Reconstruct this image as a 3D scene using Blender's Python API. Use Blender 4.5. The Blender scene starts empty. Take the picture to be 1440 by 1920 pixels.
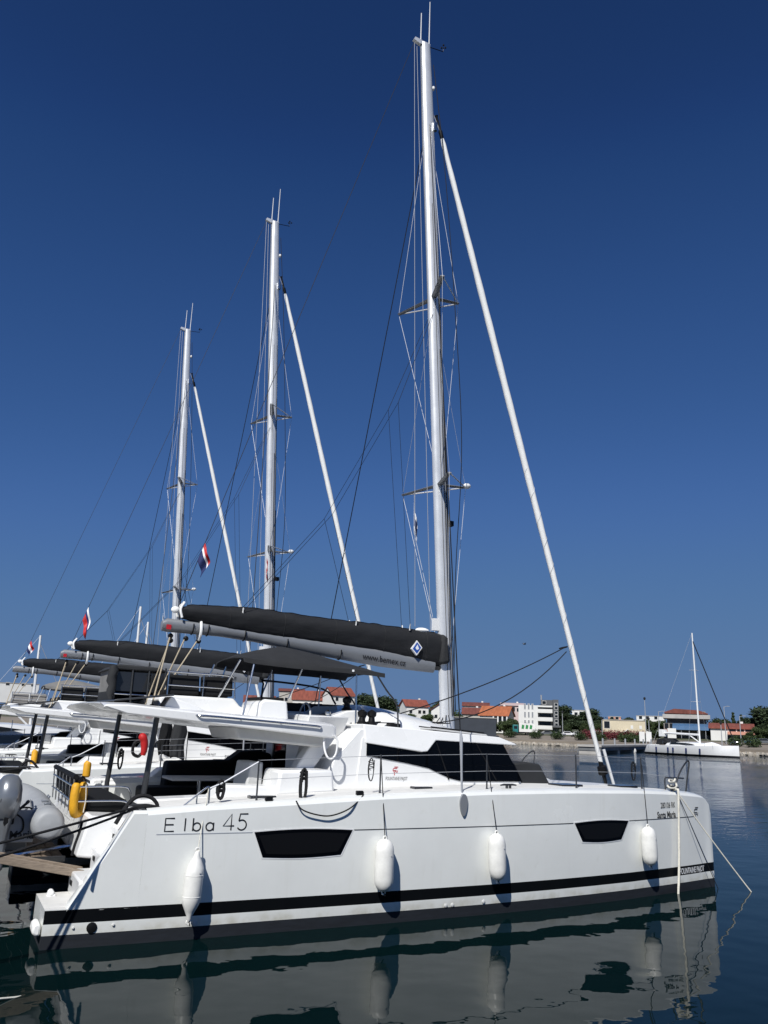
import bpy, bmesh, math, random
import numpy as np
from mathutils import Vector, Matrix
random.seed(7)
SC = bpy.context.scene
COL = SC.collection
# ------------------------------------------------------------------ camera
CX, CY, CZ = -1.4587, -16.1490, 2.9809
YAW, PITCH, ROLL, FPX = 0.460515, 0.256458, 0.034272, 1546.27
_f = Vector((math.sin(YAW)*math.cos(PITCH), math.cos(YAW)*math.cos(PITCH), math.sin(PITCH)))
_r = Vector((math.cos(YAW), -math.sin(YAW), 0)); _u = _r.cross(_f)
R2 = math.cos(ROLL)*_r+math.sin(ROLL)*_u; U2 = -math.sin(ROLL)*_r+math.cos(ROLL)*_u
cam = bpy.data.cameras.new('camera'); camo = bpy.data.objects.new('camera', cam); COL.objects.link(camo)
camo.matrix_world = Matrix(((R2.x, U2.x, -_f.x, CX), (R2.y, U2.y, -_f.y, CY), (R2.z, U2.z, -_f.z, CZ), (0, 0, 0, 1)))
cam.sensor_fit = 'VERTICAL'; cam.sensor_height = 36; cam.lens = FPX/1920*36; cam.clip_start = .05; cam.clip_end = 9000
SC.camera = camo
# ------------------------------------------------------------------ sky, sun, exposure
SUN = Vector((-.98, -1, 1.38)).normalized()
el = math.asin(SUN.z); az = math.atan2(SUN.x, SUN.y)
W = bpy.data.worlds.new('World'); SC.world = W; W.use_nodes = True
nt = W.node_tree; sky = nt.nodes.new('ShaderNodeTexSky'); sky.sky_type = 'NISHITA'; sky.sun_disc = False
sky.sun_elevation = el; sky.sun_rotation = az % (2*math.pi); sky.altitude = 0
sky.air_density = .6; sky.dust_density = 0; sky.ozone_density = 6.0
# the camera's own tone response for the whole clear sky (one curve for every direction)
SKYK = .075
bg = nt.nodes['Background']; bg.inputs[1].default_value = SKYK
def vm(op, src, val):
    n = nt.nodes.new('ShaderNodeVectorMath'); n.operation = op; nt.links.new(src, n.inputs[0])
    if op == 'SCALE': n.inputs['Scale'].default_value = val
    else: n.inputs[1].default_value = (val, val, val)
    return n.outputs[0]
g1 = vm('POWER', vm('SCALE', sky.outputs[0], SKYK), .5)
cv = nt.nodes.new('ShaderNodeRGBCurve'); nt.links.new(g1, cv.inputs['Color']); cv.mapping.extend = 'HORIZONTAL'
for ch, pts in enumerate([[(.0273, .0116), (.0331, .0185), (.0529, .0356), (.105, .0723), (.246, .1046), (.423, .115), (.95, .16)],
                          [(.0545, .0382), (.0648, .0561), (.105, .0976), (.202, .162), (.418, .195), (.597, .20), (.95, .24)],
                          [(.122, .127), (.147, .178), (.227, .271), (.402, .372), (.651, .372), (.716, .372), (.95, .39)]]):
    c = cv.mapping.curves[ch]
    for x, y in pts[:-1]: c.points.new(x**.5, y**.5)
    c.points[0].location = (0, 0); c.points[-1].location = (pts[-1][0]**.5, pts[-1][1]**.5)
    for p in c.points: p.handle_type = 'AUTO_CLAMPED'
cv.mapping.update()
nt.links.new(vm('SCALE', vm('POWER', cv.outputs[0], 2.), 1/SKYK), bg.inputs[0])
sl = bpy.data.lights.new('sun', 'SUN'); sl.energy = 4.8; sl.angle = math.radians(.53); sl.color = (1, .985, .945)
so = bpy.data.objects.new('sun', sl); COL.objects.link(so); so.rotation_euler = SUN.to_track_quat('Z', 'Y').to_euler(); so.location = (0, 0, 60)
vs = SC.view_settings; vs.view_transform = 'Standard'; vs.look = 'None'; vs.exposure = 0.0; vs.gamma = 1; vs.use_curve_mapping = False

# ------------------------------------------------------------------ helpers
MATS = {}
def mat(name, col, rough=.5, metal=0, var=0., scale=3., bump=0., bscale=20., coat=0., spec=.5, trans=0., stretch=None, rv=0.):
    m = bpy.data.materials.new(name); m.use_nodes = True; t = m.node_tree; b = t.nodes['Principled BSDF']
    b.inputs['Base Color'].default_value = (*col, 1); b.inputs['Roughness'].default_value = rough
    b.inputs['Metallic'].default_value = metal; b.inputs['Coat Weight'].default_value = coat
    b.inputs['Specular IOR Level'].default_value = spec; b.inputs['Transmission Weight'].default_value = trans
    tc = t.nodes.new('ShaderNodeTexCoord'); mp = t.nodes.new('ShaderNodeMapping')
    t.links.new(tc.outputs['Object'], mp.inputs[0])
    if stretch: mp.inputs['Scale'].default_value = stretch
    if var or rv:
        n = t.nodes.new('ShaderNodeTexNoise'); n.inputs['Scale'].default_value = scale; n.inputs['Detail'].default_value = 6; n.inputs['Roughness'].default_value = .62
        t.links.new(mp.outputs[0], n.inputs['Vector'])
        if var:
            r = t.nodes.new('ShaderNodeValToRGB'); r.color_ramp.elements[0].position = .3; r.color_ramp.elements[1].position = .7
            r.color_ramp.elements[0].color = (*[max(0, c*(1-var)) for c in col], 1); r.color_ramp.elements[1].color = (*[min(1, c*(1+var*.5)) for c in col], 1)
            t.links.new(n.outputs[0], r.inputs[0]); t.links.new(r.outputs[0], b.inputs['Base Color'])
        if rv:
            q = t.nodes.new('ShaderNodeMapRange'); q.inputs[3].default_value = rough-rv; q.inputs[4].default_value = rough+rv
            t.links.new(n.outputs[0], q.inputs[0]); t.links.new(q.outputs[0], b.inputs['Roughness'])
    if bump:
        n2 = t.nodes.new('ShaderNodeTexNoise'); n2.inputs['Scale'].default_value = bscale; n2.inputs['Detail'].default_value = 4
        bm_ = t.nodes.new('ShaderNodeBump'); bm_.inputs['Strength'].default_value = 1; bm_.inputs['Distance'].default_value = bump
        t.links.new(mp.outputs[0], n2.inputs['Vector']); t.links.new(n2.outputs[0], bm_.inputs['Height']); t.links.new(bm_.outputs[0], b.inputs['Normal'])
    MATS[name] = m; return m
mat('gel', (.80, .80, .79), .28, var=.05, scale=1.3, coat=.25, rv=.08)
mat('gelgrey', (.55, .55, .54), .6, var=.08, scale=4, bump=.0006, bscale=160)
mat('nonskid', (.68, .67, .64), .7, var=.08, scale=5, bump=.0008, bscale=180)
mat('stripe', (.005, .0058, .007), .4, var=.2, scale=2, spec=.12)
mat('antifoul', (.012, .015, .021), .75, var=.35, scale=5, stretch=(1, 1, 5))
mat('glass', (.0015, .0018, .0028), .05, spec=.2)
mat('glass3', (.007, .007, .008), .12, spec=.3)
mat('glass2', (.02, .022, .026), .06, spec=.5)
mat('canvas', (.008, .009, .0115), .8, var=.3, scale=2.5, bump=.012, bscale=4, stretch=(.7, 1, 2.2))
mat('canvasb', (.020, .021, .023), .85, var=.25, scale=2.5, bump=.006, bscale=6)
mat('canvasg', (.20, .195, .185), .9, var=.2, scale=3, bump=.004, bscale=9)
mat('cushblack', (.006, .0065, .0075), .75, spec=.25, var=.3, scale=4, bump=.002, bscale=30)
mat('cushgrey', (.22, .21, .20), .85, var=.2, scale=4, bump=.002, bscale=30)
mat('steel', (.62, .63, .64), .22, metal=1, rv=.08, scale=12)
mat('darksteel', (.07, .072, .075), .35, metal=.6)
mat('alu', (.78, .785, .79), .33, metal=.42, var=.08, scale=2, rv=.08)
mat('boomalu', (.25, .26, .275), .42, metal=.3, var=.06, scale=2)  # aluminium darkened to paint in shade: boom under its cover, spreader undersides
mat('crease', (.42, .44, .47), .5)
mat('black', (.006, .006, .0065), .5, spec=.3, var=.2)
mat('wire', (.42, .43, .45), .4, metal=.3)
mat('wirelight', (.75, .76, .78), .4, metal=.2)
mat('ropeblack', (.006, .006, .007), .9)
mat('ropewhite', (.72, .69, .60), .9, var=.2, scale=40)
mat('ropetan', (.50, .42, .30), .9, var=.2, scale=40)
mat('sail', (.84, .84, .82), .7, var=.04, scale=4, bump=.003, bscale=7)
mat('fender', (.80, .79, .75), .38, var=.16, scale=5, rv=.12, bump=.002, bscale=9)
mat('rubber', (.33, .34, .35), .55, var=.1, scale=4, bump=.001, bscale=40)
mat('rubberlt', (.40, .41, .42), .5, var=.08, scale=4)
mat('cowl', (.20, .215, .235), .28, metal=.4, coat=.4, var=.1, scale=4)
mat('cowldark', (.05, .055, .062), .4, metal=.2)
mat('yellow', (.72, .36, .012), .6, var=.15, scale=6, bump=.002, bscale=25)
mat('red', (.5, .012, .012), .6, var=.15, scale=6)
mat('bluef', (.012, .02, .12), .8); mat('whitef', (.8, .8, .8), .8); mat('navyf', (.012, .022, .10), .8)
mat('ink', (.012, .012, .014), .5); mat('inkred', (.45, .01, .02), .5); mat('inkwhite', (.8, .8, .8), .5); mat('inkblue', (.02, .08, .35), .5)
mat('wood', (.26, .205, .155), .8, var=.35, scale=6, stretch=(1.2, 10, 10), bump=.003, bscale=12)
mat('teak', (.20, .15, .11), .8, var=.4, scale=6, stretch=(10, 1.2, 10))
mat('navyhull', (.012, .02, .035), .25, coat=.4)

m = mat('hullgel', (.80, .81, .785), .24, var=.05, scale=1.1, coat=.3, rv=.1); t = m.node_tree; b = t.nodes['Principled BSDF']
def hn(sc, scale, det=5):
    tc = t.nodes.new('ShaderNodeTexCoord'); mp = t.nodes.new('ShaderNodeMapping'); mp.inputs['Scale'].default_value = sc; n = t.nodes.new('ShaderNodeTexNoise'); n.inputs['Scale'].default_value = scale; n.inputs['Detail'].default_value = det
    t.links.new(tc.outputs['Object'], mp.inputs[0]); t.links.new(mp.outputs[0], n.inputs['Vector']); return n.outputs[0], tc
streak, tc = hn((6, 6, .35), 1.6); blot, _ = hn((1, 1, 1), 5, 8)
sz = t.nodes.new('ShaderNodeSeparateXYZ'); t.links.new(tc.outputs['Object'], sz.inputs[0])
def mr(src, a, b_, c, d):
    n = t.nodes.new('ShaderNodeMapRange'); n.interpolation_type = 'SMOOTHSTEP'; t.links.new(src, n.inputs[0])
    for i, v in enumerate((a, b_, c, d)): n.inputs[1+i].default_value = v
    return n.outputs[0]
def mul(a, b_):
    n = t.nodes.new('ShaderNodeMath'); n.operation = 'MULTIPLY'
    for i, v in enumerate((a, b_)):
        if isinstance(v, float): n.inputs[i].default_value = v
        else: t.links.new(v, n.inputs[i])
    return n.outputs[0]
def addm(a, b_):
    n = t.nodes.new('ShaderNodeMath'); n.operation = 'ADD'; n.use_clamp = True; t.links.new(a, n.inputs[0]); t.links.new(b_, n.inputs[1]); return n.outputs[0]
dirt = addm(mul(mr(sz.outputs[2], .18, .34, 1, 0), mul(mr(blot, .35, .7, .2, 1), .55)), addm(mul(mr(streak, .55, .78, 0, 1), .08), mul(mr(blot, .62, .75, 0, 1), .10)))
old = b.inputs['Base Color'].links[0].from_socket; mxn = t.nodes.new('ShaderNodeMix'); mxn.data_type = 'RGBA'; t.links.new(dirt, mxn.inputs[0]); t.links.new(old, mxn.inputs[6]); mxn.inputs[7].default_value = (.46, .43, .33, 1); t.links.new(mxn.outputs[2], b.inputs['Base Color'])

class B:
    def __init__(s): s.v = []; s.f = []; s.m = []
    def add(s, vs, fs, mi=0):
        o = len(s.v); s.v += [tuple(v) for v in vs]; s.f += [tuple(i+o for i in f) for f in fs]
        s.m += (mi if isinstance(mi, list) else [mi]*len(fs)); return s
    def box(s, x0, x1, y0, y1, z0, z1, mi=0):
        return s.add([(x, y, z) for z in (z0, z1) for y in (y0, y1) for x in (x0, x1)],
                     [(0, 2, 3, 1), (4, 5, 7, 6), (0, 1, 5, 4), (2, 6, 7, 3), (0, 4, 6, 2), (1, 3, 7, 5)], mi)
    def prism(s, poly, ax, a, b, mi=0):
        n = len(poly)
        def P(p, t): return {'y': (p[0], t, p[1]), 'x': (t, p[0], p[1]), 'z': (p[0], p[1], t)}[ax]
        vs = [P(p, a) for p in poly]+[P(p, b) for p in poly]
        fs = [tuple(range(n)), tuple(range(2*n-1, n-1, -1))]+[(i, (i+1) % n, n+(i+1) % n, n+i) for i in range(n)]
        return s.add(vs, fs, mi)
    def loft(s, rings, cap=True, closed=True, mi=0):
        n = len(rings[0]); vs = [p for r in rings for p in r]; fs = []; ms = []
        for k in range(len(rings)-1):
            for i in range(n if closed else n-1):
                j = (i+1) % n; fs.append((k*n+i, k*n+j, (k+1)*n+j, (k+1)*n+i)); ms.append(mi[i] if isinstance(mi, (list, tuple)) else mi)
        if cap:
            m0 = mi[-1] if isinstance(mi, (list, tuple)) else mi
            fs += [tuple(range(n-1, -1, -1)), tuple(range((len(rings)-1)*n, len(rings)*n))]; ms += [m0, m0]
        return s.add(vs, fs, ms)
    def tube(s, pts, r, n=8, mi=0, cap=True, sx=1.):
        P = [Vector(p) for p in pts]; R = r if isinstance(r, (list, tuple)) else [r]*len(P); rings = []
        t0 = (P[1]-P[0]).normalized(); up = Vector((0, 0, 1)) if abs(t0.z) < .9 else Vector((0, 1, 0))
        a = t0.cross(up).normalized()
        for i, p in enumerate(P):
            t = (P[min(i+1, len(P)-1)]-P[max(i-1, 0)]).normalized()
            a = (a-t*a.dot(t)).normalized(); b = t.cross(a)
            rings.append([p+(a*math.cos(q)*sx+b*math.sin(q))*R[i] for q in [2*math.pi*k/n for k in range(n)]])
        return s.loft(rings, cap, True, mi)
    def lathe(s, prof, c, ax=(0, 0, 1), n=16, mi=0):
        c = Vector(c); q = Vector((0, 0, 1)).rotation_difference(Vector(ax))
        rings = [[c+q @ Vector((r*math.cos(2*math.pi*k/n), r*math.sin(2*math.pi*k/n), z)) for k in range(n)] for r, z in prof]
        return s.loft(rings, True, True, mi)
    def ball(s, c, r, sc=(1, 1, 1), n=12, mi=0):
        m = n//2; pr = [(max(.002, math.sin(math.pi*i/m)), -math.cos(math.pi*i/m)) for i in range(m+1)]
        rings = [[(c[0]+r*sc[0]*q*math.cos(2*math.pi*k/n), c[1]+r*sc[1]*q*math.sin(2*math.pi*k/n), c[2]+r*sc[2]*z) for k in range(n)] for q, z in pr]
        return s.loft(rings, True, True, mi)
    def obj(s, name, mats, parent=None, smooth=38, bevel=0, recalc=True, sub=0):
        me = bpy.data.meshes.new(name); me.from_pydata([tuple(v) for v in s.v], [], s.f)
        mats = [mats] if isinstance(mats, str) else mats
        for k in mats: me.materials.append(MATS[k])
        for p, i in zip(me.polygons, s.m): p.material_index = i
        if recalc:
            bm = bmesh.new(); bm.from_mesh(me); bmesh.ops.recalc_face_normals(bm, faces=bm.faces); bm.to_mesh(me); bm.free()
        if smooth:
            me.polygons.foreach_set('use_smooth', [True]*len(me.polygons)); me.set_sharp_from_angle(angle=math.radians(smooth))
        o = bpy.data.objects.new(name, me); COL.objects.link(o)
        if parent: o.parent = parent
        if bevel:
            b = o.modifiers.new('bevel', 'BEVEL'); b.width = bevel; b.segments = 2; b.limit_method = 'ANGLE'; b.angle_limit = math.radians(40)
        return o
def tag(o, label, cat, group=None, kind=None):
    if label: o['label'] = label
    if cat: o['category'] = cat
    if group: o['group'] = group
    if kind: o['kind'] = kind
    return o
def thing(name, label, cat, loc=(0, 0, 0), rz=0, group=None):
    o = bpy.data.objects.new(name, None); COL.objects.link(o); o.location = loc; o.rotation_euler = (0, 0, rz); o.empty_display_size = .2
    return tag(o, label, cat, group)
def copy_tree(o, parent=None):
    c = o.copy(); COL.objects.link(c); c.parent = parent
    for ch in list(o.children): copy_tree(ch, c)
    return c
def sag(p, q, s, n=10):
    p, q = Vector(p), Vector(q); return [p.lerp(q, i/n)-Vector((0, 0, s*4*(i/n)*(1-i/n))) for i in range(n+1)]
def spl(pts, n=6):
    P = [Vector(p) for p in pts]; P = [2*P[0]-P[1]]+P+[2*P[-1]-P[-2]]; o = []
    for i in range(1, len(P)-2):
        for k in range(n):
            t = k/n; a, b, c, d = P[i-1:i+3]
            o.append(.5*((2*b)+(c-a)*t+(2*a-5*b+4*c-d)*t*t+(3*b-a-3*c+d)*t**3))
    return o+[P[-2]]
def rope(name, pts, r, m, parent=None, n=6): return B().tube(pts, r, n).obj(name, m, parent, smooth=60)
def text_mesh(txt, size, bold=0., sx=1., shear=0., spacing=1.):
    cu = bpy.data.curves.new('t', 'FONT'); cu.body = txt; cu.size = size; cu.offset = bold; cu.extrude = .0; cu.shear = shear; cu.space_character = spacing
    cu.resolution_u = 3
    o = bpy.data.objects.new('t', cu); COL.objects.link(o); dg = bpy.context.evaluated_depsgraph_get()
    me = bpy.data.meshes.new_from_object(o.evaluated_get(dg)); bpy.data.objects.remove(o); bpy.data.curves.remove(cu)
    for v in me.vertices: v.co.x *= sx
    return me
def lettering(name, txt, size, m, fn, parent, bold=0., sx=1., shear=0., spacing=1.):
    """fn maps flat (u, v) of the print to the surface it is printed on"""
    me = text_mesh(txt, size, bold, sx, shear, spacing)
    for v in me.vertices: v.co = Vector(fn(v.co.x, v.co.y))
    me.materials.clear(); me.materials.append(MATS[m])
    o = bpy.data.objects.new(name, me); COL.objects.link(o); o.parent = parent; return o
def ribbons(strokes, w):
    """flat pen strokes -> list of quads in (u, v)"""
    b = B()
    for st in strokes:
        st = [Vector((p[0], p[1], 0)) for p in st]; L = []; Rr = []
        for i, p in enumerate(st):
            t = (st[min(i+1, len(st)-1)]-st[max(i-1, 0)]).normalized(); n = Vector((-t.y, t.x, 0))*w/2
            L.append(p+n); Rr.append(p-n)
        k = len(st); b.add(L+Rr, [(i, i+1, k+i+1, k+i) for i in range(k-1)])
    return b
def arc(cx, cy, rx, ry, a0, a1, n=12): return [(cx+rx*math.cos(math.radians(a0+(a1-a0)*i/n)), cy+ry*math.sin(math.radians(a0+(a1-a0)*i/n))) for i in range(n+1)]
def at(px, py, D):
    """real place of a far thing: picture column/row and its distance ahead in metres"""
    d = _f+R2*((px-720)/FPX)-U2*((py-960)/FPX); k = D/(d.x*math.sin(YAW)+d.y*math.cos(YAW))
    return Vector((CX, CY, CZ))+d*k

# ------------------------------------------------------------------ water
wm = bpy.data.materials.new('water'); wm.use_nodes = True; t = wm.node_tree; b = t.nodes['Principled BSDF']
b.inputs['Base Color'].default_value = (.0016, .0085, .0092, 1); b.inputs['Roughness'].default_value = .012; b.inputs['IOR'].default_value = 1.14; b.inputs['Specular IOR Level'].default_value = .5; b.inputs['Specular Tint'].default_value = (1, 1, .8, 1)
tc = t.nodes.new('ShaderNodeTexCoord')
def wnoise(scale, sc3, det, rough=.5):
    mp = t.nodes.new('ShaderNodeMapping'); mp.inputs['Scale'].default_value = sc3; mp.inputs['Rotation'].default_value = (0, 0, -YAW)
    n = t.nodes.new('ShaderNodeTexNoise'); n.inputs['Scale'].default_value = scale; n.inputs['Detail'].default_value = det; n.inputs['Roughness'].default_value = rough
    t.links.new(tc.outputs['Object'], mp.inputs[0]); t.links.new(mp.outputs[0], n.inputs['Vector']); return n
def wmath(op, a, bb):
    n = t.nodes.new('ShaderNodeMath'); n.operation = op
    for i, x in enumerate((a, bb)):
        if isinstance(x, (int, float)): n.inputs[i].default_value = x
        else: t.links.new(x, n.inputs[i])
    return n.outputs[0]
n1 = wnoise(.75, (1, 1, 1), 2.0); n2 = wnoise(2.6, (1, 1.2, 1), 2.0); n3 = wnoise(1.5, (.45, 1.6, 1), 5.0, .6); n4 = wnoise(.03, (1, 2.4, 1), 3)
sx = t.nodes.new('ShaderNodeSeparateXYZ'); t.links.new(tc.outputs['Object'], sx.inputs[0])
far = t.nodes.new('ShaderNodeMapRange'); far.inputs[1].default_value = 13; far.inputs[2].default_value = 50; far.inputs[3].default_value = .0; far.inputs[4].default_value = 1
t.links.new(sx.outputs[0], far.inputs[0])
gust = t.nodes.new('ShaderNodeMapRange'); gust.inputs[1].default_value = .38; gust.inputs[2].default_value = .62; gust.inputs[3].default_value = .25; gust.inputs[4].default_value = 1.
t.links.new(n4.outputs[0], gust.inputs[0])
h = wmath('ADD', wmath('MULTIPLY', n1.outputs[0], .020), wmath('MULTIPLY', n2.outputs[0], .0014))
h = wmath('ADD', h, wmath('MULTIPLY', wmath('MULTIPLY', n3.outputs[0], wmath('MULTIPLY', far.outputs[0], gust.outputs[0])), .11))
bp = t.nodes.new('ShaderNodeBump'); bp.inputs['Strength'].default_value = 1; bp.inputs['Distance'].default_value = 1
t.links.new(h, bp.inputs['Height']); t.links.new(bp.outputs[0], b.inputs['Normal']); MATS['water'] = wm
w = B(); w.add([(-4000, -4000, 0), (4000, -4000, 0), (4000, 4000, 0), (-4000, 4000, 0)], [(0, 1, 2, 3)])
tag(w.obj('water', 'water', smooth=0), None, None, kind='structure')

# ------------------------------------------------------------------ catamarans
XO = [0, .3, 1, 2, 3.5, 5, 7, 8.5, 9.5, 10.5, 11.5, 12.3, 12.8, 13.1, 13.25, 13.32]
YO = [3.50, 3.52, 3.56, 3.60, 3.62, 3.63, 3.60, 3.50, 3.40, 3.27, 3.08, 2.90, 2.77, 2.68, 2.64, 2.61]
XI = [0, 1, 3, 8, 9.5, 10.5, 11.5, 12.3, 12.8, 13.1, 13.25, 13.32]
YI = [2.20, 2.1, 2.0, 1.95, 1.98, 2.06, 2.18, 2.32, 2.42, 2.5, 2.54, 2.58]
XT = [1, 2, 3.3, 5.1, 7, 8.8, 10.8, 12, 12.8, 13.02, 13.14, 13.25, 13.32]
ZT = [1.66, 1.73, 1.79, 1.88, 1.93, 1.94, 1.91, 1.86, 1.80, 1.775, 1.73, 1.64, 1.44]
yo = lambda x: float(np.interp(x, XO, YO)); yi = lambda x: float(np.interp(x, XI, YI)); zt = lambda x: float(np.interp(x, XT, ZT))
def flare(x): return float(np.interp(x, [0, 3, 7, 11, 13, 13.32], [.05, .12, .16, .14, .05, 0]))
def side(x, z): return yo(x)-flare(x)*max(0, 1-z/1.8)**1.6
def hull_ring(x, s, top, full):
    zs = [-.55, -.12, .17, .31, .48, .9, 1.42]
    if full: zs = [min(z, top-.02*(7-i)) for i, z in enumerate(zs)]
    else: zs = [-.55, -.12, .17, .31, .48]
    o = [(x, s*(side(x, z)-(.3 if z < -.4 else 0)*min(1, (13.3-x)/2)), z) for z in zs]
    e = min(1, (13.3-x)/.6)
    o += [(x, s*side(x, top), top)]
    if full:
        o += [(x, s*(yo(x)-.035*e), top+.05*e), (x, s*(yo(x)-.12*e), top+.085*e), (x, s*(yi(x)+.1*e), top+.085*e)]
        q = [top, 1.42, .9, .48, .31, .17, -.12, -.55]
    else: q = [top, .48, .31, .17, -.12, -.55]
    o += [(x, s*(yi(x)+(.12 if z < 1 else .02)*e*(1-z/2)+(.25*min(1, (13.3-x)/2) if z < -.4 else 0)), min(z, top)) for z in q]
    return o
def on_hull(x, z, s=-1, off=.004): return (x, s*(side(x, z)+off), z)
def hull_patch(poly, s, off, n=10):
    """thin plate on the topside: polygon (x, z) top chain and bottom chain of equal length"""
    top, bot = poly; b = B(); k = len(top)
    vs = [on_hull(x, z, s, off) for x, z in top]+[on_hull(x, z, s, off) for x, z in bot]+[on_hull(x, z, s, -.02) for x, z in top]+[on_hull(x, z, s, -.02) for x, z in bot]
    fs = [(i, i+1, k+i+1, k+i) for i in range(k-1)]+[(2*k+i, 2*k+i+1, 3*k+i+1, 3*k+i) for i in range(k-1)]
    fs += [(i, i+1, 2*k+i+1, 2*k+i) for i in range(k-1)]+[(k+i, k+i+1, 3*k+i+1, 3*k+i) for i in range(k-1)]+[(0, k, 3*k, 2*k), (k-1, 2*k-1, 4*k-1, 3*k-1)]
    return b.add(vs, fs)
def window_chains(x0, x1, xa, xb, z0, z1, n=8):
    top = []; bot = []
    for i in range(n+1):
        u = i/n; e = math.sin(math.pi*u)
        top.append((x0+(x1-x0)*u, z1+.03*e)); bot.append((xa+(xb-xa)*u, z0-.025*e))
    return top, bot
def inset(ch, d):
    t_, b_ = ch; n = len(t_)-1; o1 = []; o2 = []
    for i in range(n+1):
        u = i/n; k = d*(1-2*u)
        o1.append((t_[i][0]+k*1.5, t_[i][1]-d)); o2.append((b_[i][0]+k, b_[i][1]+d))
    return o1, o2
def fp_emblem(fn, m, parent, h):
    st = [[(0, .55), (.12, .80), (.75, .80)], [(.12, .35), (.12, .55), (.62, .55)], [(.30, 0), (.30, .42), (.55, .42), (.72, .30), (.80, .55)], [(.25, .95), (.9, .95)]]
    b = ribbons([[(u*h*.8, v*h) for u, v in s_] for s_ in st], h*.09)
    b.v = [fn(v[0], v[1]) for v in b.v]; return b.obj('emblem', m, parent, smooth=0, recalc=False)
MZ0, MZ1 = 3.25, 20.9
def mx(z): return 8.285-(z-3.25)*.0545
def mast_wire(name, root, p, q, r=.007, m='wire', s=0.): return rope(name, sag(p, q, s, 8 if s else 1), r, m, root, 5)

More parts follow.
